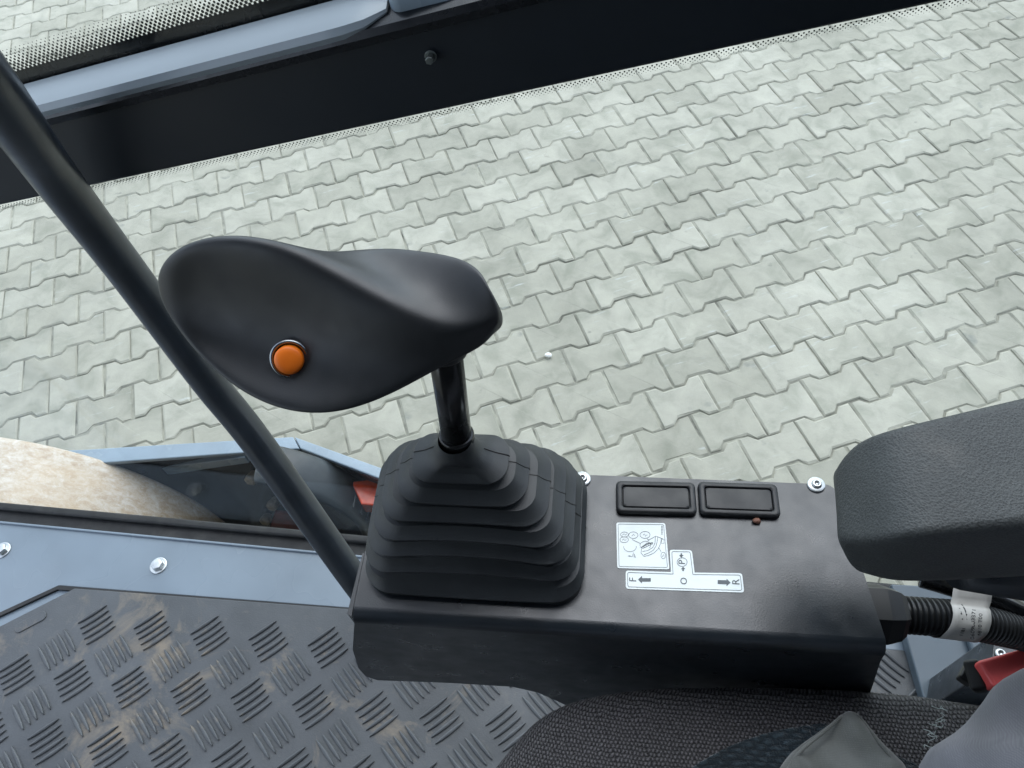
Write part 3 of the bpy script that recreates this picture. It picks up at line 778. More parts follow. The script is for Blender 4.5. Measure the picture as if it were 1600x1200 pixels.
# shaft
sb = Vector((-.0895, .2425, ZC+.096)); stp = Vector((-.0843, .2560, 1.852))
sdv = (stp-sb).normalized()
keep(tube('shaft', [sb, stp], .0096, m_gloss, None, 32), lev)
pb_ = sb + sdv*((ZC+.1195-sb.z)/sdv.z)
keep(lathe('shaft_ring', [(.0108, -.004), (.0112, -.002), (.0112, .003), (.0104, .0042)], m_gloss, None, 32, frame_mtx(pb_, sdv)), lev)
# grip
G = [  # bottom lip, lower front, upper front, crest, valley, rear lip   (pixel x, pixel y, height)
 [(254, 478, 1.8500), (246, 460, 1.8560), (242, 438, 1.8640), (250, 402, 1.8740), None, None],
 [(277, 517, 1.8420), (265, 482, 1.8510), (258, 436, 1.8680), (266, 381, 1.8850), None, None],
 [(315, 557, 1.8350), (302, 506, 1.8420), (296, 436, 1.8660), (311, 364, 1.8920), None, None],
 [(372, 602, 1.8290), (361, 539, 1.8340), (358, 457, 1.8600), (375, 363, 1.8950), None, None],
 [(438, 632, 1.8270), (431, 563, 1.8310), (430, 478, 1.8560), (444, 380, 1.8930), None, None],
 [(512, 638, 1.8280), (505, 579, 1.8330), (500, 501, 1.8540), (510, 406, 1.8880), None, (545, 388, 1.8640)],
 [(584, 618, 1.8320), (576, 577, 1.8380), (571, 522, 1.8540), (576, 445, 1.8790), (592, 424, 1.8640), (606, 388, 1.8660)],
 [(645, 590, 1.8370), (639, 566, 1.8430), (633, 531, 1.8540), (634, 483, 1.8700), (648, 455, 1.8640), (660, 396, 1.8690)],
 [(700, 562, 1.8430), (695, 550, 1.8470), (692, 532, 1.8540), (691, 511, 1.8610), (702, 477, 1.8620), (710, 406, 1.8720)],
 [(746, 536, 1.8490), (743, 529, 1.8520), (740, 521, 1.8560), (738, 511, 1.8600), (744, 482, 1.8640), (747, 425, 1.8740)],
 [(771, 514, 1.8560), (773, 509, 1.8580), (774, 503, 1.8600), (775, 495, 1.8630), (774, 478, 1.8670), (766, 455, 1.8720)],
]
P = []
for row in G:
    pts = [at(q[0], q[1], z=q[2]) if q else None for q in row]
    if row[4] is None and row[5] is None:
        q = row[3]; pts[3] = at(q[0], q[1]+9, z=q[2]); pts[4] = pts[3] + Vector((.002, .0095, -.0050)); pts[5] = pts[3] + Vector((.004, .0150, -.0180))
    elif row[4] is None:
        q = row[3]; pts[3] = at(q[0], q[1]+5, z=q[2]); pts[4] = pts[3].lerp(pts[5], .55) + Vector((0, 0, -.003))
    P.append(pts)
TH = [.0060, .0115, .0145, .0145, .0120, .0060]; NR = len(P); loops_ = []
for i, pts in enumerate(P):
    up_, un_ = [], []
    for j in range(6):
        T = pts[min(j+1, 5)] - pts[max(j-1, 0)]; S_ = P[min(i+1, NR-1)][j] - P[max(i-1, 0)][j]
        n_ = T.cross(S_).normalized()
        if n_.dot(Vector((0, -.45, .9))) < 0 and j < 4: n_ = -n_
        if j >= 4:
            ref_ = Vector((0, .5, .86))
            if n_.dot(ref_) < 0: n_ = -n_
        if i >= NR-2: n_ = (n_*.15 + Vector((-.15, -.35, .94))).normalized()
        up_.append(pts[j]); un_.append(pts[j] - n_*TH[j])
    e0_ = (pts[0]-pts[1]).normalized(); e5_ = (pts[5]-pts[4]).normalized()
    k0 = (up_[0]+un_[0])*.5 + e0_*.0042; k5 = (up_[5]+un_[5])*.5 + e5_*.0042
    loops_.append(up_ + [k5] + un_[::-1] + [k0])
def cap_loop(lp, other, sc, push):
    c = sum(lp, Vector())/len(lp); d = (c - sum(other, Vector())/len(other)).normalized()
    return [c + (p-c)*sc + d*push for p in lp]
first, last = loops_[0], loops_[-1]
loops_ = [cap_loop(first, loops_[1], .55, .0050)] + loops_ + [cap_loop(last, loops_[-2], .60, .0022)]
n_l = len(loops_[0]); v = [p for lp in loops_ for p in lp]; f = []
for i in range(len(loops_)-1):
    for j in range(n_l): f.append((i*n_l+j, i*n_l+(j+1) % n_l, (i+1)*n_l+(j+1) % n_l, (i+1)*n_l+j))
for base_ in (0, (len(loops_)-1)*n_l):                      # caps as quads across the flat loop
    for j in range(6): f.append((base_+j, base_+j+1, base_+12-j, base_+(13-j)))
tmp = mesh_obj('tmp', v, f, m_plastic, None, True); subsurf(tmp, 3)
dg = bpy.context.evaluated_depsgraph_get(); me = bpy.data.meshes.new_from_object(tmp.evaluated_get(dg)); bpy.data.objects.remove(tmp)
me.name = 'grip'; grip = link('grip', me, m_plastic, None, True)
keep(grip, lev)
cl = at(703, 556, z=1.846)
keep(lathe('collar', [(.0100, -.006), (.0128, -.0055), (.0132, -.004), (.0132, .004), (.0140, .008)], m_plastic, None, 32, frame_mtx(stp - sdv*.018, sdv)), lev)
# button
def grip_hit(px, py):
    d = ray(px, py).normalized(); best = None
    ok, loc, nn, _ = grip.ray_cast(EYE - Vector(lev.location)*0, d) if False else (False, None, None, None)
    from mathutils.bvhtree import BVHTree
    t = BVHTree.FromPolygons([q.co.copy() for q in me.vertices], [tuple(p.vertices) for p in me.polygons])
    loc, nn, _, _ = t.ray_cast(EYE, d)
    return loc, (nn if nn.dot(d) < 0 else -nn)
bl, bn = grip_hit(454, 560)
bn = (bn*.5 + -ray(454, 560).normalized()*.5 + Vector((.10, -.16, -.10))).normalized()
ring = lathe('button_ring', [(.0108, -.006), (.0112, .0005), (.0110, .0022), (.0099, .0034), (.0089, .0030), (.0084, -.002)], m_chrome, None, 40, frame_mtx(bl, bn)); ring.parent = grip
btn = lathe('button', [(.0079, -.002), (.0079, .0052), (.0076, .0062), (.0065, .0070), (.0045, .0075), (.002, .0077)], m_orange, None, 40, frame_mtx(bl, bn)); btn.parent = grip
# === REST ========================================================= SEAT
def set_uv(o, fn):
    me = o.data; uv = me.uv_layers.new(name='UVMap')
    for lp in me.loops: uv.data[lp.index].uv = fn(me.vertices[lp.vertex_index].co)
seat = empty('operator_seat', (.25, -.15, ZF)); tag(seat, 'operator seat with woven dark cushion and a thick black armrest', 'seat')
ZS = 1.552
def se(px, py, z): p = at(px, py, z=z); return (p.x, p.y)
edge = [se(q[0], q[1], ZS-.02) for q in ((700, 1330), (740, 1240), (785, 1180), (835, 1124), (900, 1091), (1000, 1074), (1100, 1070), (1200, 1070), (1320, 1074), (1420, 1082), (1500, 1094))]
edge = [(p.x, p.y) for p in catmull([(*q, 0) for q in edge], 5)]
edge += [(.58, edge[-1][1]-.02), (.60, -.1), (.58, -.44), (.2, -.46), (-.05, -.44), (-.17, -.36), (-.20, -.2)]
cx0, cy0 = .2, -.16
rows = [(.0, .030), (.35, .029), (.6, .026), (.78, .022), (.88, .016), (.94, .009), (.975, 0), (.994, -.010), (1.0, -.022), (.995, -.04), (.97, -.09), (.93, -.12)]
v, f = [], []; ne = len(edge)
for sc, dz in rows:
    for x, y in edge:
        v.append((cx0+(x-cx0)*sc, cy0+(y-cy0)*sc, ZS-.008+dz + .002*noise.noise(Vector((x*9, y*9, sc*3)))))
for i in range(len(rows)-1):
    for k in range(ne): f.append((i*ne+k, i*ne+(k+1) % ne, (i+1)*ne+(k+1) % ne, (i+1)*ne+k))
f.append(tuple((len(rows)-1)*ne+k for k in range(ne)))
cu = mesh_obj('cushion', v, f, m_seat, None, True); set_uv(cu, lambda c: (c.x*1.0+c.z*.3, c.y+c.z*.5)); keep(cu, seat); subsurf(cu, 1)
keep(bevel(prism('seat_pedestal', rrect(-.02, -.36, .45, .06, .03), ZF+.003, ZS-.125, m_black_paint), .006, 2), seat)
# armrest
def ar(px, py, z): return at(px, py, z=z)
ZT = 1.795
ta, tb = ar(1402, 664, ZT), ar(1600, 617, ZT); tn = ar(1432, 838, ZT-.004); tn2 = ar(1600, 822, ZT-.004)
ba, bn_ = ar(1316, 735, ZT-.065), ar(1336, 868, ZT-.075); b2 = ar(1420, 915, ZT-.085); b3 = ar(1600, 905, ZT-.085)
def ext(a, b, L): return a + (b-a).normalized()*L
Ltot = .40
sect = []
def section(pts): sect.append(pts)
nb_f, nb_n = ar(1312, 748, ZT-.062), ar(1322, 850, ZT-.070)
far_dir = (tb-ta).normalized(); near_dir = (tn2-tn).normalized(); bot_dir = (b3-b2).normalized()
# closed loops of 8 points from the nose backwards
def loop(tf, tn_, bn2, bf): return [tf, tf.lerp(tn_, .33), tf.lerp(tn_, .67), tn_, bn2, bn2.lerp(bf, .5), bf, bf.lerp(tf, .5)]
nose = loop(ar(1306, 732, ZT-.040), ar(1304, 842, ZT-.050), ar(1328, 892, ZT-.076), ar(1300, 742, ZT-.066))
n2 = loop(ar(1336, 686, ZT-.022), ar(1352, 850, ZT-.030), ar(1376, 908, ZT-.084), ar(1340, 730, ZT-.084))
n3 = loop(ta, tn, b2, ta + Vector((.005, .0, -.085)))
L4 = [p + (far_dir if i in (0, 7) else near_dir if i in (3,) else bot_dir if i in (4, 5, 6) else (far_dir+near_dir).normalized())*.12 for i, p in enumerate(n3)]
L5 = [p + (far_dir if i in (0, 7) else near_dir if i in (3,) else bot_dir if i in (4, 5, 6) else (far_dir+near_dir).normalized())*.34 for i, p in enumerate(n3)]
sect = [nose, n2, n3, L4, L5]
v = [p for s_ in sect for p in s_]; f = []
for i in range(len(sect)-1):
    for k in range(8): f.append((i*8+k, i*8+(k+1) % 8, (i+1)*8+(k+1) % 8, (i+1)*8+k))
f += [(0, 1, 6, 7), (1, 2, 5, 6), (2, 3, 4, 5), tuple(32+k for k in range(8))]
arm = mesh_obj('armrest', v, f, m_armrest, None, True); arm['label'] = 'thick worn black padded armrest above the console end'
bm = bmesh.new(); bm.from_mesh(arm.data); cl_ = bm.edges.layers.float.new('crease_edge')
for e in bm.edges:
    i, j = e.verts[0].index, e.verts[1].index
    ki, kj = i % 8, j % 8; si, sj = i//8, j//8
    if ki == kj and si != sj and ki in (0, 3): e[cl_] = .45
    if ki == kj and si != sj and ki in (4, 6): e[cl_] = .5
    if si == sj == 2 and {ki, kj} in ({0, 1}, {1, 2}, {2, 3}): e[cl_] = .25
    if si == sj == 0: e[cl_] = .35
    if si == sj == 2 and {ki, kj} == {3, 4}: e[cl_] = .2
bm.to_mesh(arm.data); bm.free(); keep(arm, seat); subsurf(arm, 3)
# arm carrier under the pad
keep(tube('armrest_bracket', [ar(1500, 880, ZT-.10), ar(1640, 905, ZT-.12), ar(1850, 1000, ZT-.25)], .016, m_black_paint, None, 14), seat)

# ================================================================== CONDUIT, CABLE, LABEL
cond = empty('cable_conduit', (fr_r, gy, gz)); tag(cond, 'corrugated black cable conduit leaving the console with a paper label wrapped round it', 'conduit')
pth = [Vector((fr_r+.020, gy, gz)), Vector((fr_r+.045, gy, gz-.001)), at(1500, 968, z=ZC-.032), at(1560, 980, z=ZC-.045), at(1640, 1000, z=ZC-.075), at(1800, 1050, z=ZC-.16), at(1850, 1150, z=ZC-.30)]
cp = catmull(pth, 60)
# even spacing for the rings
acc = [0]
for a, b in zip(cp, cp[1:]): acc.append(acc[-1]+(b-a).length)
def walk(s_):
    for i in range(len(acc)-1):
        if acc[i+1] >= s_: t = (s_-acc[i])/max(1e-9, acc[i+1]-acc[i]); return cp[i].lerp(cp[i+1], t)
    return cp[-1]
tot = acc[-1]; pitch = .0036; pp, rd = [], []
k = 0
while k*pitch/4 < tot:
    pp.append(walk(k*pitch/4)); rd.append((.0132, .0132, .0112, .0112)[k % 4]); k += 1
bm = bmesh.new(); tube_bm(bm, pp, rd, 22); o = bm_obj('corrugated_tube', bm, m_switch, None, True); o.data.set_sharp_from_angle(angle=math.radians(50)); keep(o, cond)
# paper label: wraps the conduit once and stands off as a flag
m_paper = basic('creased_label_paper', (.62, .60, .56), .55, vary=.10, scale=60, bump=.3, bscale=120)
s_lab = .026; c0 = walk(s_lab); c1 = walk(s_lab+.030); ax = (c1-c0).normalized(); u_ = Vector((0, 0, 1)); u_ = (u_-ax*u_.dot(ax)).normalized(); w_ = ax.cross(u_)   # w_ points to -y or +y
if w_.y > 0: w_ = -w_
v, f = [], []; NA = 22; NL = 6
prof = [(.0138*math.cos(t), .0138*math.sin(t)) for t in [math.radians(-110 + 230*k/NA) for k in range(NA+1)]]     # (towards operator, up)
prof += [(prof[-1][0]-.004, prof[-1][1]+.003), (prof[-1][0]-.010, prof[-1][1]+.0065), (prof[-1][0]-.017, prof[-1][1]+.008)]
for i in range(NL+1):
    for j, (a, b) in enumerate(prof):
        t = i/NL; c = c0.lerp(c1, t)
        sk = .008*max(0, (j-NA*.55)/(len(prof)-NA*.55))
        jit = .0006*noise.noise(Vector((i*.9, j*.35, 2)))
        v.append(c + w_*(a+jit) + u_*(b+jit) + ax*(sk*(1.0)))
mP = len(prof)
for i in range(NL):
    for j in range(mP-1): f.append((i*mP+j, i*mP+j+1, (i+1)*mP+j+1, (i+1)*mP+j))
lab = mesh_obj('paper_label', v, f, m_paper, None, True); sm = lab.modifiers.new('t', 'SOLIDIFY'); sm.thickness = .00025; sm.offset = 1; keep(lab, cond); lab['label'] = 'crumpled off-white paper label wrapped round the conduit'
def lab_mtx(t, ang, rad=.0143):
    a = math.radians(ang); c = c0.lerp(c1, t); nrm_ = w_*math.cos(a)+u_*math.sin(a); tang = -w_*math.sin(a)+u_*math.cos(a)
    m_ = Matrix((tang, -ax if tang.cross(-ax).dot(nrm_) > 0 else ax, nrm_)).transposed().to_4x4(); m_.translation = c + nrm_*rad; return m_
for txt, t, an, sz in (('0609003371', .62, 62, .0042), ('1810 T00', .80, 62, .0040), ('0', .86, 34, .0040), ('1181', .40, 36, .0036)):
    o = letter(txt, 0, 0, sz, None, m_ink2, mtx=lab_mtx(t, an)); o.name = 'print'; o.parent = lab; o.matrix_parent_inverse = Matrix.Translation(cond.location).inverted() @ Matrix.Translation(cond.location)
o = tube('black_cable', catmull([at(1440, 900, z=1.60), at(1475, 910, z=1.60), at(1520, 925, z=1.595), at(1575, 948, z=1.585), at(1640, 985, z=1.56), at(1760, 1060, z=1.50)], 8), .0085, m_gloss, None, 16)
tag(o, 'smooth black cable running under the armrest above the conduit', 'cable')

# ================================================================== REAR STEP AND PANELS
ZR = .985
rs = empty('rear_side_box', (.5, .3, ZF)); tag(rs, 'blue grey painted sheet metal box behind the console under the armrest', 'box')
rp = [at(1392, 912, z=ZR), at(1446, 1100, z=ZR), at(1470, 1190, z=ZR)]
poly = [(rp[0].x, rp[0].y), (rp[1].x, rp[1].y), (rp[2].x, rp[2].y), (1.1, .1), (1.1, rp[0].y+.0)]
keep(bevel(prism('box_body', poly, ZF+.003, ZR, m_side := basic('slate_panel_paint', (.085, .112, .135), .34, vary=.1, scale=8, bump=.05, bscale=500, dust=.05), None), .003, 2), rs)
fa, fb = at(1520, 985, z=ZR+.012), at(1548, 1062, z=ZR+.012)
keep(bevel(ribbon([fa, fb], .022, ZR+.0005, ZR+.014, 'folded_rib', m_side, None), .005, 3), rs)
bk = at(1566, 1020, z=1.20)
br = empty('black_bracket', (bk.x, bk.y, ZR)); tag(br, 'small black bracket with a rivet beside the red buckle', 'bracket')
keep(bevel(prism('plate', round_poly([se(1556, 985, 1.2), se(1548, 1046, 1.2), se(1700, 1030, 1.2), se(1700, 985, 1.2)], .004), ZR+.0005, 1.20, m_black_paint), .003, 2), br)
keep(lathe('rivet', [(.0065, 0), (.006, .002), (.0035, .0035), (.003, .001)], m_zinc, None, 24, Matrix.Translation(at(1563, 1022, z=1.2005))), br)
# seat belt buckle
zb = 1.56
bu = empty('belt_buckle', at(1540, 1060, z=zb)); tag(bu, 'red and black seat belt buckle beside the grey clothing', 'buckle')
def box_between(name, p, q, w, h, mat, r=.002):
    d = (q-p); L = d.length; mt = frame_mtx(p, d, (0, 0, 1)); bm = bmesh.new(); bmesh.ops.create_cube(bm, size=1)
    for u in bm.verts: u.co = Vector((u.co.x*h, u.co.y*w, (u.co.z+.5)*L))
    bmesh.ops.transform(bm, matrix=mt, verts=bm.verts); o = bm_obj(name, bm, mat); bevel(o, r, 3); return o
b0_, b1_ = at(1535, 1057, z=zb), at(1660, 1022, z=zb-.01)
keep(box_between('push_button', b0_, b1_, .020, .012, m_red, .003), bu)
o = box_between('casing', at(1512, 1058, z=zb-.012), at(1538, 1055, z=zb-.006), .022, .014, m_switch, .003); keep(o, bu)
o = box_between('latch_frame', at(1505, 1066, z=zb-.02), at(1520, 1040, z=zb-.02), .010, .010, m_switch, .002); keep(o, bu)

# ================================================================== PERSON (hip, lap and jacket of the operator)
per = empty('person', (.33, -.14, ZS)); tag(per, 'seated person in grey trousers with a hem of jacket over the seat', 'person')
def skin_body(name, nodes, edges, mat, sub=2):
    me = bpy.data.meshes.new(name); me.from_pydata([n[0] for n in nodes], edges, []); me.update()
    o = bpy.data.objects.new(name, me); C.objects.link(o)
    o.modifiers.new('skin', 'SKIN')
    for i, n in enumerate(nodes): me.skin_vertices[0].data[i].radius = n[1] if isinstance(n[1], tuple) else (n[1], n[1]); me.skin_vertices[0].data[i].use_root = (i == 0)
    ss = o.modifiers.new('sub', 'SUBSURF'); ss.levels = sub; ss.render_levels = sub
    dg = bpy.context.evaluated_depsgraph_get(); m2_ = bpy.data.meshes.new_from_object(o.evaluated_get(dg)); bpy.data.objects.remove(o)
    bm = bmesh.new(); bm.from_mesh(m2_); bpy.data.meshes.remove(m2_)      # fuse the hip into the figure so it stays one skin
    g_ = bmesh.ops.create_icosphere(bm, subdivisions=4, radius=1.0)
    for q in g_['verts']: q.co = Vector((q.co.x*HIP[1][0], q.co.y*HIP[1][1], q.co.z*HIP[1][2])) + Vector(HIP[0])
    m3_ = bpy.data.meshes.new(name); bm.to_mesh(m3_); bm.free(); t_ = bpy.data.objects.new('tmp', m3_); C.objects.link(t_)
    rm = t_.modifiers.new('remesh', 'REMESH'); rm.mode = 'VOXEL'; rm.voxel_size = .013
    sm_ = t_.modifiers.new('smooth', 'SMOOTH'); sm_.factor = .6; sm_.iterations = 6
    dg = bpy.context.evaluated_depsgraph_get(); m4_ = bpy.data.meshes.new_from_object(t_.evaluated_get(dg)); bpy.data.objects.remove(t_)
    m4_.materials.clear(); m4_.materials.append(mat)
    return link(name, m4_, mat, None, True)
nodes = [((.40, -.09, 1.645), (.15, .135)), ((.42, -.09, 1.78), (.145, .125)), ((.43, -.09, 1.96), (.155, .125)),
         ((.345, .005, 1.645), (.10, .10)), ((.14, -.055, 1.635), (.082, .082)), ((-.09, -.075, 1.63), (.066, .066)), ((-.13, -.08, 1.56), (.058, .06)), ((-.17, -.09, 1.30), (.05, .055)),
         ((.345, -.195, 1.645), (.10, .10)), ((.14, -.22, 1.635), (.082, .082)), ((-.09, -.24, 1.63), (.066, .066)), ((-.13, -.24, 1.56), (.058, .06)), ((-.17, -.24, 1.30), (.05, .055)),
         ((.310, .040, 1.645), (.09, .09)), ((-.19, -.095, 1.08), (.042, .046)), ((-.19, -.24, 1.08), (.042, .046))]
HIP = ((.315, .045, 1.64), (.128, .117, .092))
edges = [(0, 1), (1, 2), (0, 3), (3, 4), (4, 5), (5, 6), (6, 7), (0, 8), (8, 9), (9, 10), (10, 11), (11, 12), (3, 13), (7, 14), (12, 15)]
body = skin_body('body', nodes, edges, m_trouser, 3)
for q in body.data.vertices:                      # soft folds of the cloth at the hip
    c = q.co; n_ = math.sin((c.x*.75 + c.y*.9 - c.z*.35)*52 + 3*noise.noise(c*8))
    q.co = c + q.normal*(.0060*n_*max(0, min(1, (c.x-.12)/.1)) + .004*noise.noise(c*14))
set_uv(body, lambda c: (c.x+c.z*.6, c.y+c.z*.8)); keep(body, per); body['label'] = 'grey cloth at the hip with soft folds'
def cloth(name, rows_px, zs_, mat, amp=.004, fr=60, th=.0015, seed=0, n=10):
    R_ = []
    for row, z in zip(rows_px, zs_): R_.append([at(*q, z=z if not isinstance(z, (list, tuple)) else z[i]) for i, q in enumerate(row)])
    cols_ = [catmull(r, n) for r in R_]; fine_ = [catmull([c[j] for c in cols_], n) for j in range(len(cols_[0]))]
    nu_, nv_ = len(fine_), len(fine_[0]); v, f = [], []
    for i, r in enumerate(fine_):
        for j, p in enumerate(r):
            v.append(p + Vector((0, 0, amp*noise.noise(Vector((p.x*fr+seed, p.y*fr*.5, seed))) + amp*.6*math.sin(p.x*fr*1.6 + p.y*fr*.7 + 2*noise.noise(p*20)))))
    for i in range(nu_-1):
        for j in range(nv_-1): f.append((i*nv_+j, i*nv_+j+1, (i+1)*nv_+j+1, (i+1)*nv_+j))
    o = mesh_obj(name, v, f, mat, None, True); set_uv(o, lambda c: (c.x, c.y)); sm = o.modifiers.new('t', 'SOLIDIFY'); sm.thickness = th; sm.offset = 0; keep(o, per); return o
jk = cloth('jacket_hem', [[(1312, 1121), (1326, 1114), (1340, 1118)], [(1278, 1146), (1325, 1140), (1368, 1150)], [(1236, 1178), (1310, 1172), (1402, 1184)], [(1206, 1222), (1290, 1215), (1412, 1205)], [(1170, 1290), (1280, 1290), (1420, 1270)]], [1.583, 1.592, 1.602, 1.612, 1.622], m_shirt, .0085, 75)
for side_ in (0, 2):                                # stitched edges of the hem
    R_ = [[(1312, 1121), (1326, 1114), (1340, 1118)], [(1278, 1146), (1325, 1140), (1368, 1150)], [(1236, 1178), (1310, 1172), (1402, 1184)], [(1206, 1222), (1290, 1215), (1412, 1205)]]
    zz_ = [1.467+.1195, 1.5965, 1.6065, 1.6165]
    pts = [at(*r[side_], z=z_).lerp(at(*r[1], z=z_), .16) + Vector((0, 0, .002)) for r, z_ in zip(R_, zz_)]
    o = tube('hem_seam', catmull(pts, 6), .0011, m_shirt, None, 8); set_uv(o, lambda c: (c.x, c.y)); keep(o, per); o.parent = jk; o.matrix_parent_inverse = Matrix()
jk['label'] = 'olive grey corner of a jacket lying on the seat'
st_ = cloth('strap', [[(1052, 1228), (1075, 1240), (1100, 1258)], [(1086, 1196), (1110, 1214), (1140, 1232)], [(1150, 1162), (1175, 1186), (1200, 1210)], [(1215, 1142), (1236, 1164), (1262, 1190)], [(1290, 1130), (1310, 1150), (1330, 1172)]], [1.578, 1.580, 1.581, 1.582, 1.578], m_hem, .0006, 30, .003)
st_['label'] = 'dark teal woven strap under the jacket corner'
dk = cloth('pocket_edge', [[(1372, 1172), (1392, 1180), (1412, 1192)], [(1395, 1190), (1425, 1196), (1446, 1206)], [(1410, 1230), (1440, 1230), (1470, 1230)]], [1.583, 1.586, 1.590], m_hem, .002, 50)
m_thread = basic('pale_green_thread', (.30, .345, .33), .9, vary=.2)
bm = bmesh.new(); rg = random.Random(5)
for k in range(16):
    t_ = rg.random(); p = at(1476-26*t_ + rg.uniform(-4, 6), 1112+62*t_ + rg.uniform(-6, 6), z=1.648); q = p.copy(); pts = [p.copy()]
    for _ in range(3): q = q + Vector((rg.uniform(-.0030, .0004), rg.uniform(-.0016, .0018), rg.uniform(-.0022, .0004))); pts.append(q.copy())
    tube_bm(bm, catmull(pts, 4), .00022, 5, False)
o = bm_obj('frayed_threads', bm, m_thread, None, True); keep(o, per)

# ================================================================== ROLLER DRUM AND ITS FRAME
dr = empty('roller_drum', (-1.336, .2, .44)); tag(dr, 'big worn steel roller drum with pale rusty surface outside the glass', 'drum')
RD, YD = .4385, .735; NS = 120
v, f = [], []
ys = [-.55, YD-.012, YD-.004, YD, YD, YD-.03, YD-.03]; rs_ = [RD, RD, RD-.0015, RD-.006, RD-.03, RD-.035, .05]
for y, r in zip(ys, rs_):
    for k in range(NS): t = 2*math.pi*k/NS; v.append((-1.336+r*math.cos(t), y, .44+r*math.sin(t)))
for i in range(len(ys)-1):
    for k in range(NS): f.append((i*NS+k, i*NS+(k+1) % NS, (i+1)*NS+(k+1) % NS, (i+1)*NS+k))
f += [tuple(range(NS)), tuple((len(ys)-1)*NS+k for k in range(NS))]
o = mesh_obj('drum_shell', v, f, m_drum, None, True); o.data.set_sharp_from_angle(angle=math.radians(50))
me = o.data; uv = me.uv_layers.new(name='UVMap')
for lp in me.loops:
    c = me.vertices[lp.vertex_index].co; uv.data[lp.index].uv = (c.y*2.0, (math.atan2(c.z-.44, c.x+1.336) % (2*math.pi))*.9)
keep(o, dr)
fr = empty('drum_frame', (-.8, .8, .3)); tag(fr, 'blue grey painted steel frame beside the drum with angled rear corner', 'frame')
ZB = .78
fo = [at(-260, 716, z=ZB), at(130, 702, z=ZB), at(458, 682, z=ZB), at(604, 734, z=ZB), at(700, 775, z=ZB)]
fi = [at(-260, 748, z=ZB), at(150, 724, z=ZB), at(468, 701, z=ZB), at(590, 747, z=ZB), at(690, 790, z=ZB)]
def quad_prism(name, pts, z0, z1, mat, r=.003):
    return keep(bevel(prism(name, [(p.x, p.y) for p in pts], z0, z1, mat), r, 2), fr)
gap = .002
def sh(p, d): return Vector((p.x+d, p.y, p.z))
quad_prism('top_flange', [fo[0], fo[1], fo[2], fi[2], fi[1], fi[0]], ZB-.012, ZB, m_frame_paint)
quad_prism('corner_flange', [sh(fo[2], gap), fo[3], fo[4], fi[4], fi[3], sh(fi[2], gap)], ZB-.012, ZB+.0005, m_frame_paint)
quad_prism('side_plate', [fo[0], fo[1], fo[2], fo[3], fo[4], fo[4]+Vector((0, -.012, 0)), fo[3]+Vector((-.004, -.012, 0)), fo[2]+Vector((0, -.014, 0)), fo[1]+Vector((0, -.012, 0)), fo[0]+Vector((0, -.012, 0))], .06, ZB-.0125, basic('dark_glossy_plate', (.018, .024, .030), .22, vary=.3, scale=5, dust=.25, dustcol=(.10, .11, .11)))
# rail welded on the inner side of the side plate, bolts and a red painted patch
YI = .775
def onp(px, py, y=YI): return at(px, py, y=y)
def vslab(name, px, y0, y1, mat, r=.003):
    pts = [onp(*q) for q in px]; n_ = len(pts); v = [(p.x, y0, p.z) for p in pts] + [(p.x, y1, p.z) for p in pts]
    return keep(bevel(mesh_obj(name, v, [tuple(range(n_)), tuple(range(n_, 2*n_))[::-1]] + [(k, (k+1) % n_, n_+(k+1) % n_, n_+k) for k in range(n_)], mat), r, 2), fr)
vslab('inner_rail', [(205, 730), (385, 707), (392, 716), (205, 744)], YI-.012, YI+.006, m_frame_paint, .002)
m_rust = basic('rusty_bolt', (.33, .27, .19), .7, vary=.3, scale=150)
for px, py in ((396, 742), (429, 783), (418, 806)):
    p = onp(px, py); keep(lathe('frame_bolt', [(.010, -.012), (.010, .006), (.0145, .007), (.0145, .020), (.010, .023)], m_rust, None, sides=6, mtx=frame_mtx(p, (0, -1, .3)), smooth=False), fr)
vslab('red_plate', [(430, 800), (478, 803), (545, 852), (415, 840)], YI-.004, YI+.006, basic('dull_red_paint', (.20, .035, .03), .5, vary=.4, scale=20))
ZI = .70
quad_prism('reflector', [at(548, 752, z=ZI+.02), at(604, 746, z=ZI+.02), at(612, 792, z=ZI+.02), at(564, 788, z=ZI+.02)], ZI-.02, ZI+.02, m_redlamp, .004)
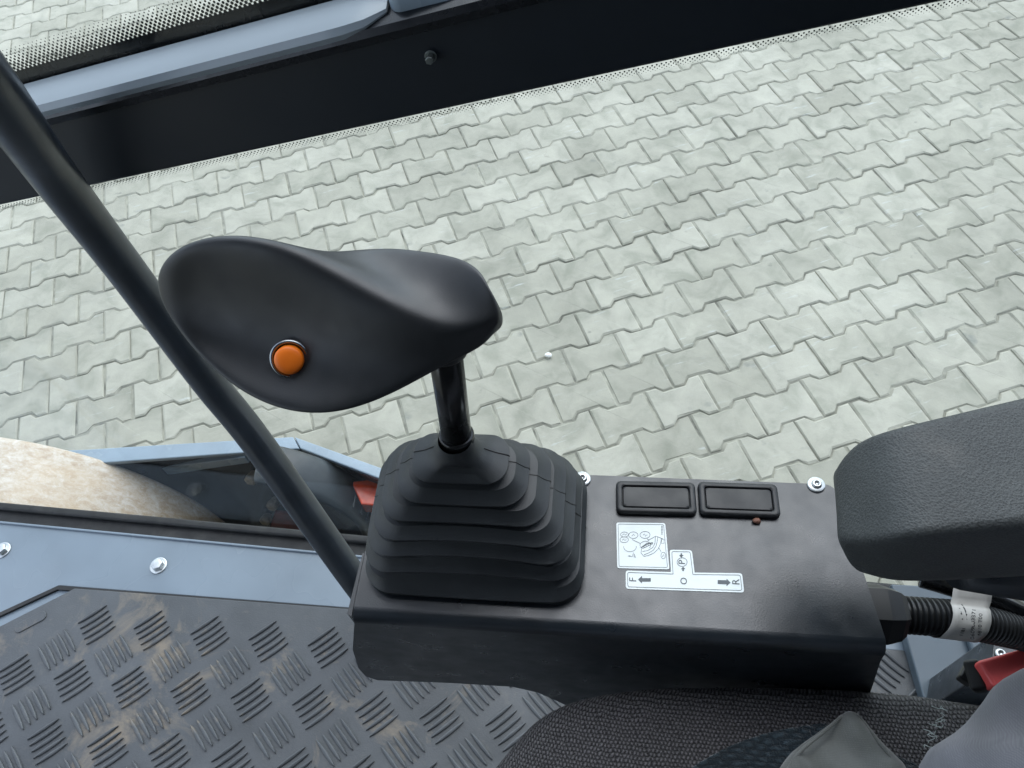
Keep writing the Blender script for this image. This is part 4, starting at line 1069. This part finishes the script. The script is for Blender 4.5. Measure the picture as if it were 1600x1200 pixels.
# curved rubber mudguard at the frame's rear corner
mg = empty('rubber_mudguard', (-.6, .73, .5)); tag(mg, 'curved dusty black rubber mudguard under the frame corner, half hidden by the tube', 'mudguard')
m_tyre = basic('dusty_tyre_rubber', (.035, .042, .046), .42, vary=.3, scale=14, bump=.3, bscale=300, dust=.3, dustcol=(.22, .2, .17))
MX, MZ, MR = -.735, .615, .225
v, f = [], []; NA = 40; pm_ = [(-.060, 0), (-.045, .012), (0, .017), (.030, .012), (.042, 0), (.030, -.012), (-.045, -.012)]
for k in range(NA+1):
    t = math.radians(78 - 148*k/NA)
    for dy, dr_ in pm_: v.append((MX + (MR+dr_)*math.cos(t), .722+dy, MZ + (MR+dr_)*math.sin(t)))
for k in range(NA):
    for i in range(7): f.append((k*7+i, k*7+(i+1) % 7, (k+1)*7+(i+1) % 7, (k+1)*7+i))
f += [tuple(range(7)), tuple(NA*7+i for i in range(7))]
gd_ = mesh_obj('guard_strip', v, f, m_tyre, None, True); subsurf(gd_, 1); keep(gd_, mg)
for k in range(7):
    t = math.radians(22 - 7.5*k); p = Vector((MX + (MR+.0125)*math.cos(t), .700, MZ + (MR+.0125)*math.sin(t)))
    mt = frame_mtx(p, (math.cos(t), 0, math.sin(t)), (0, 1, 0)); bm = bmesh.new(); bmesh.ops.create_cube(bm, size=1)
    for u in bm.verts: u.co = Vector((u.co.x*.030, u.co.y*.006, u.co.z*.008))
    bmesh.ops.transform(bm, matrix=mt, verts=bm.verts); o = bm_obj('rib', bm, m_tyre); bevel(o, .002, 2); keep(o, mg)

# ================================================================== CAB ROOF AND ADDED WALLS (out of view; they shade the cab)
rfz = TOPZ
m_lining = basic('grey_roof_lining', (.16, .165, .17), .8, vary=.1); m_lining2 = basic('dark_shade_wall', (.03, .032, .035), .8, vary=.1)
shell = empty('cab_shell', (0, -.85, ZF)); tag(shell, 'grey lined cab roof with unseen dark walls added to shade the cab', 'cab')
keep(bevel(prism('roof_panel', [(-1.25, -.85), (1.0, -.85), (1.0, .27), (-1.25, .27)], rfz, rfz+.06, m_lining), .01, 2), shell)  # stops short of the window so more sky light reaches the console
keep(bevel(prism('far_shade_wall', [(-1.0, -.92), (1.0, -.92), (1.0, -.88), (-1.0, -.88)], ZF, rfz-.01, m_lining2), .01, 2), shell)  # unseen solid wall, added to keep light off the console front
keep(bevel(prism('rear_shade_wall', [(1.01, -.92), (1.05, -.92), (1.05, .44), (1.01, .44)], ZF, rfz-.01, m_lining2), .01, 2), shell)  # unseen wall behind the seat, added to darken the cab

ch = prism('unseen_chassis', [(-.80, -.80), (1.3, -.80), (1.3, .40), (-.80, .40)], .22, ZF-.055, m_black_paint)  # unseen body block, added to shade the ground beside the machine
tag(ch, 'unseen dark machine body under the cab floor, added to shade the paving', 'chassis'); bevel(ch, .02, 3)
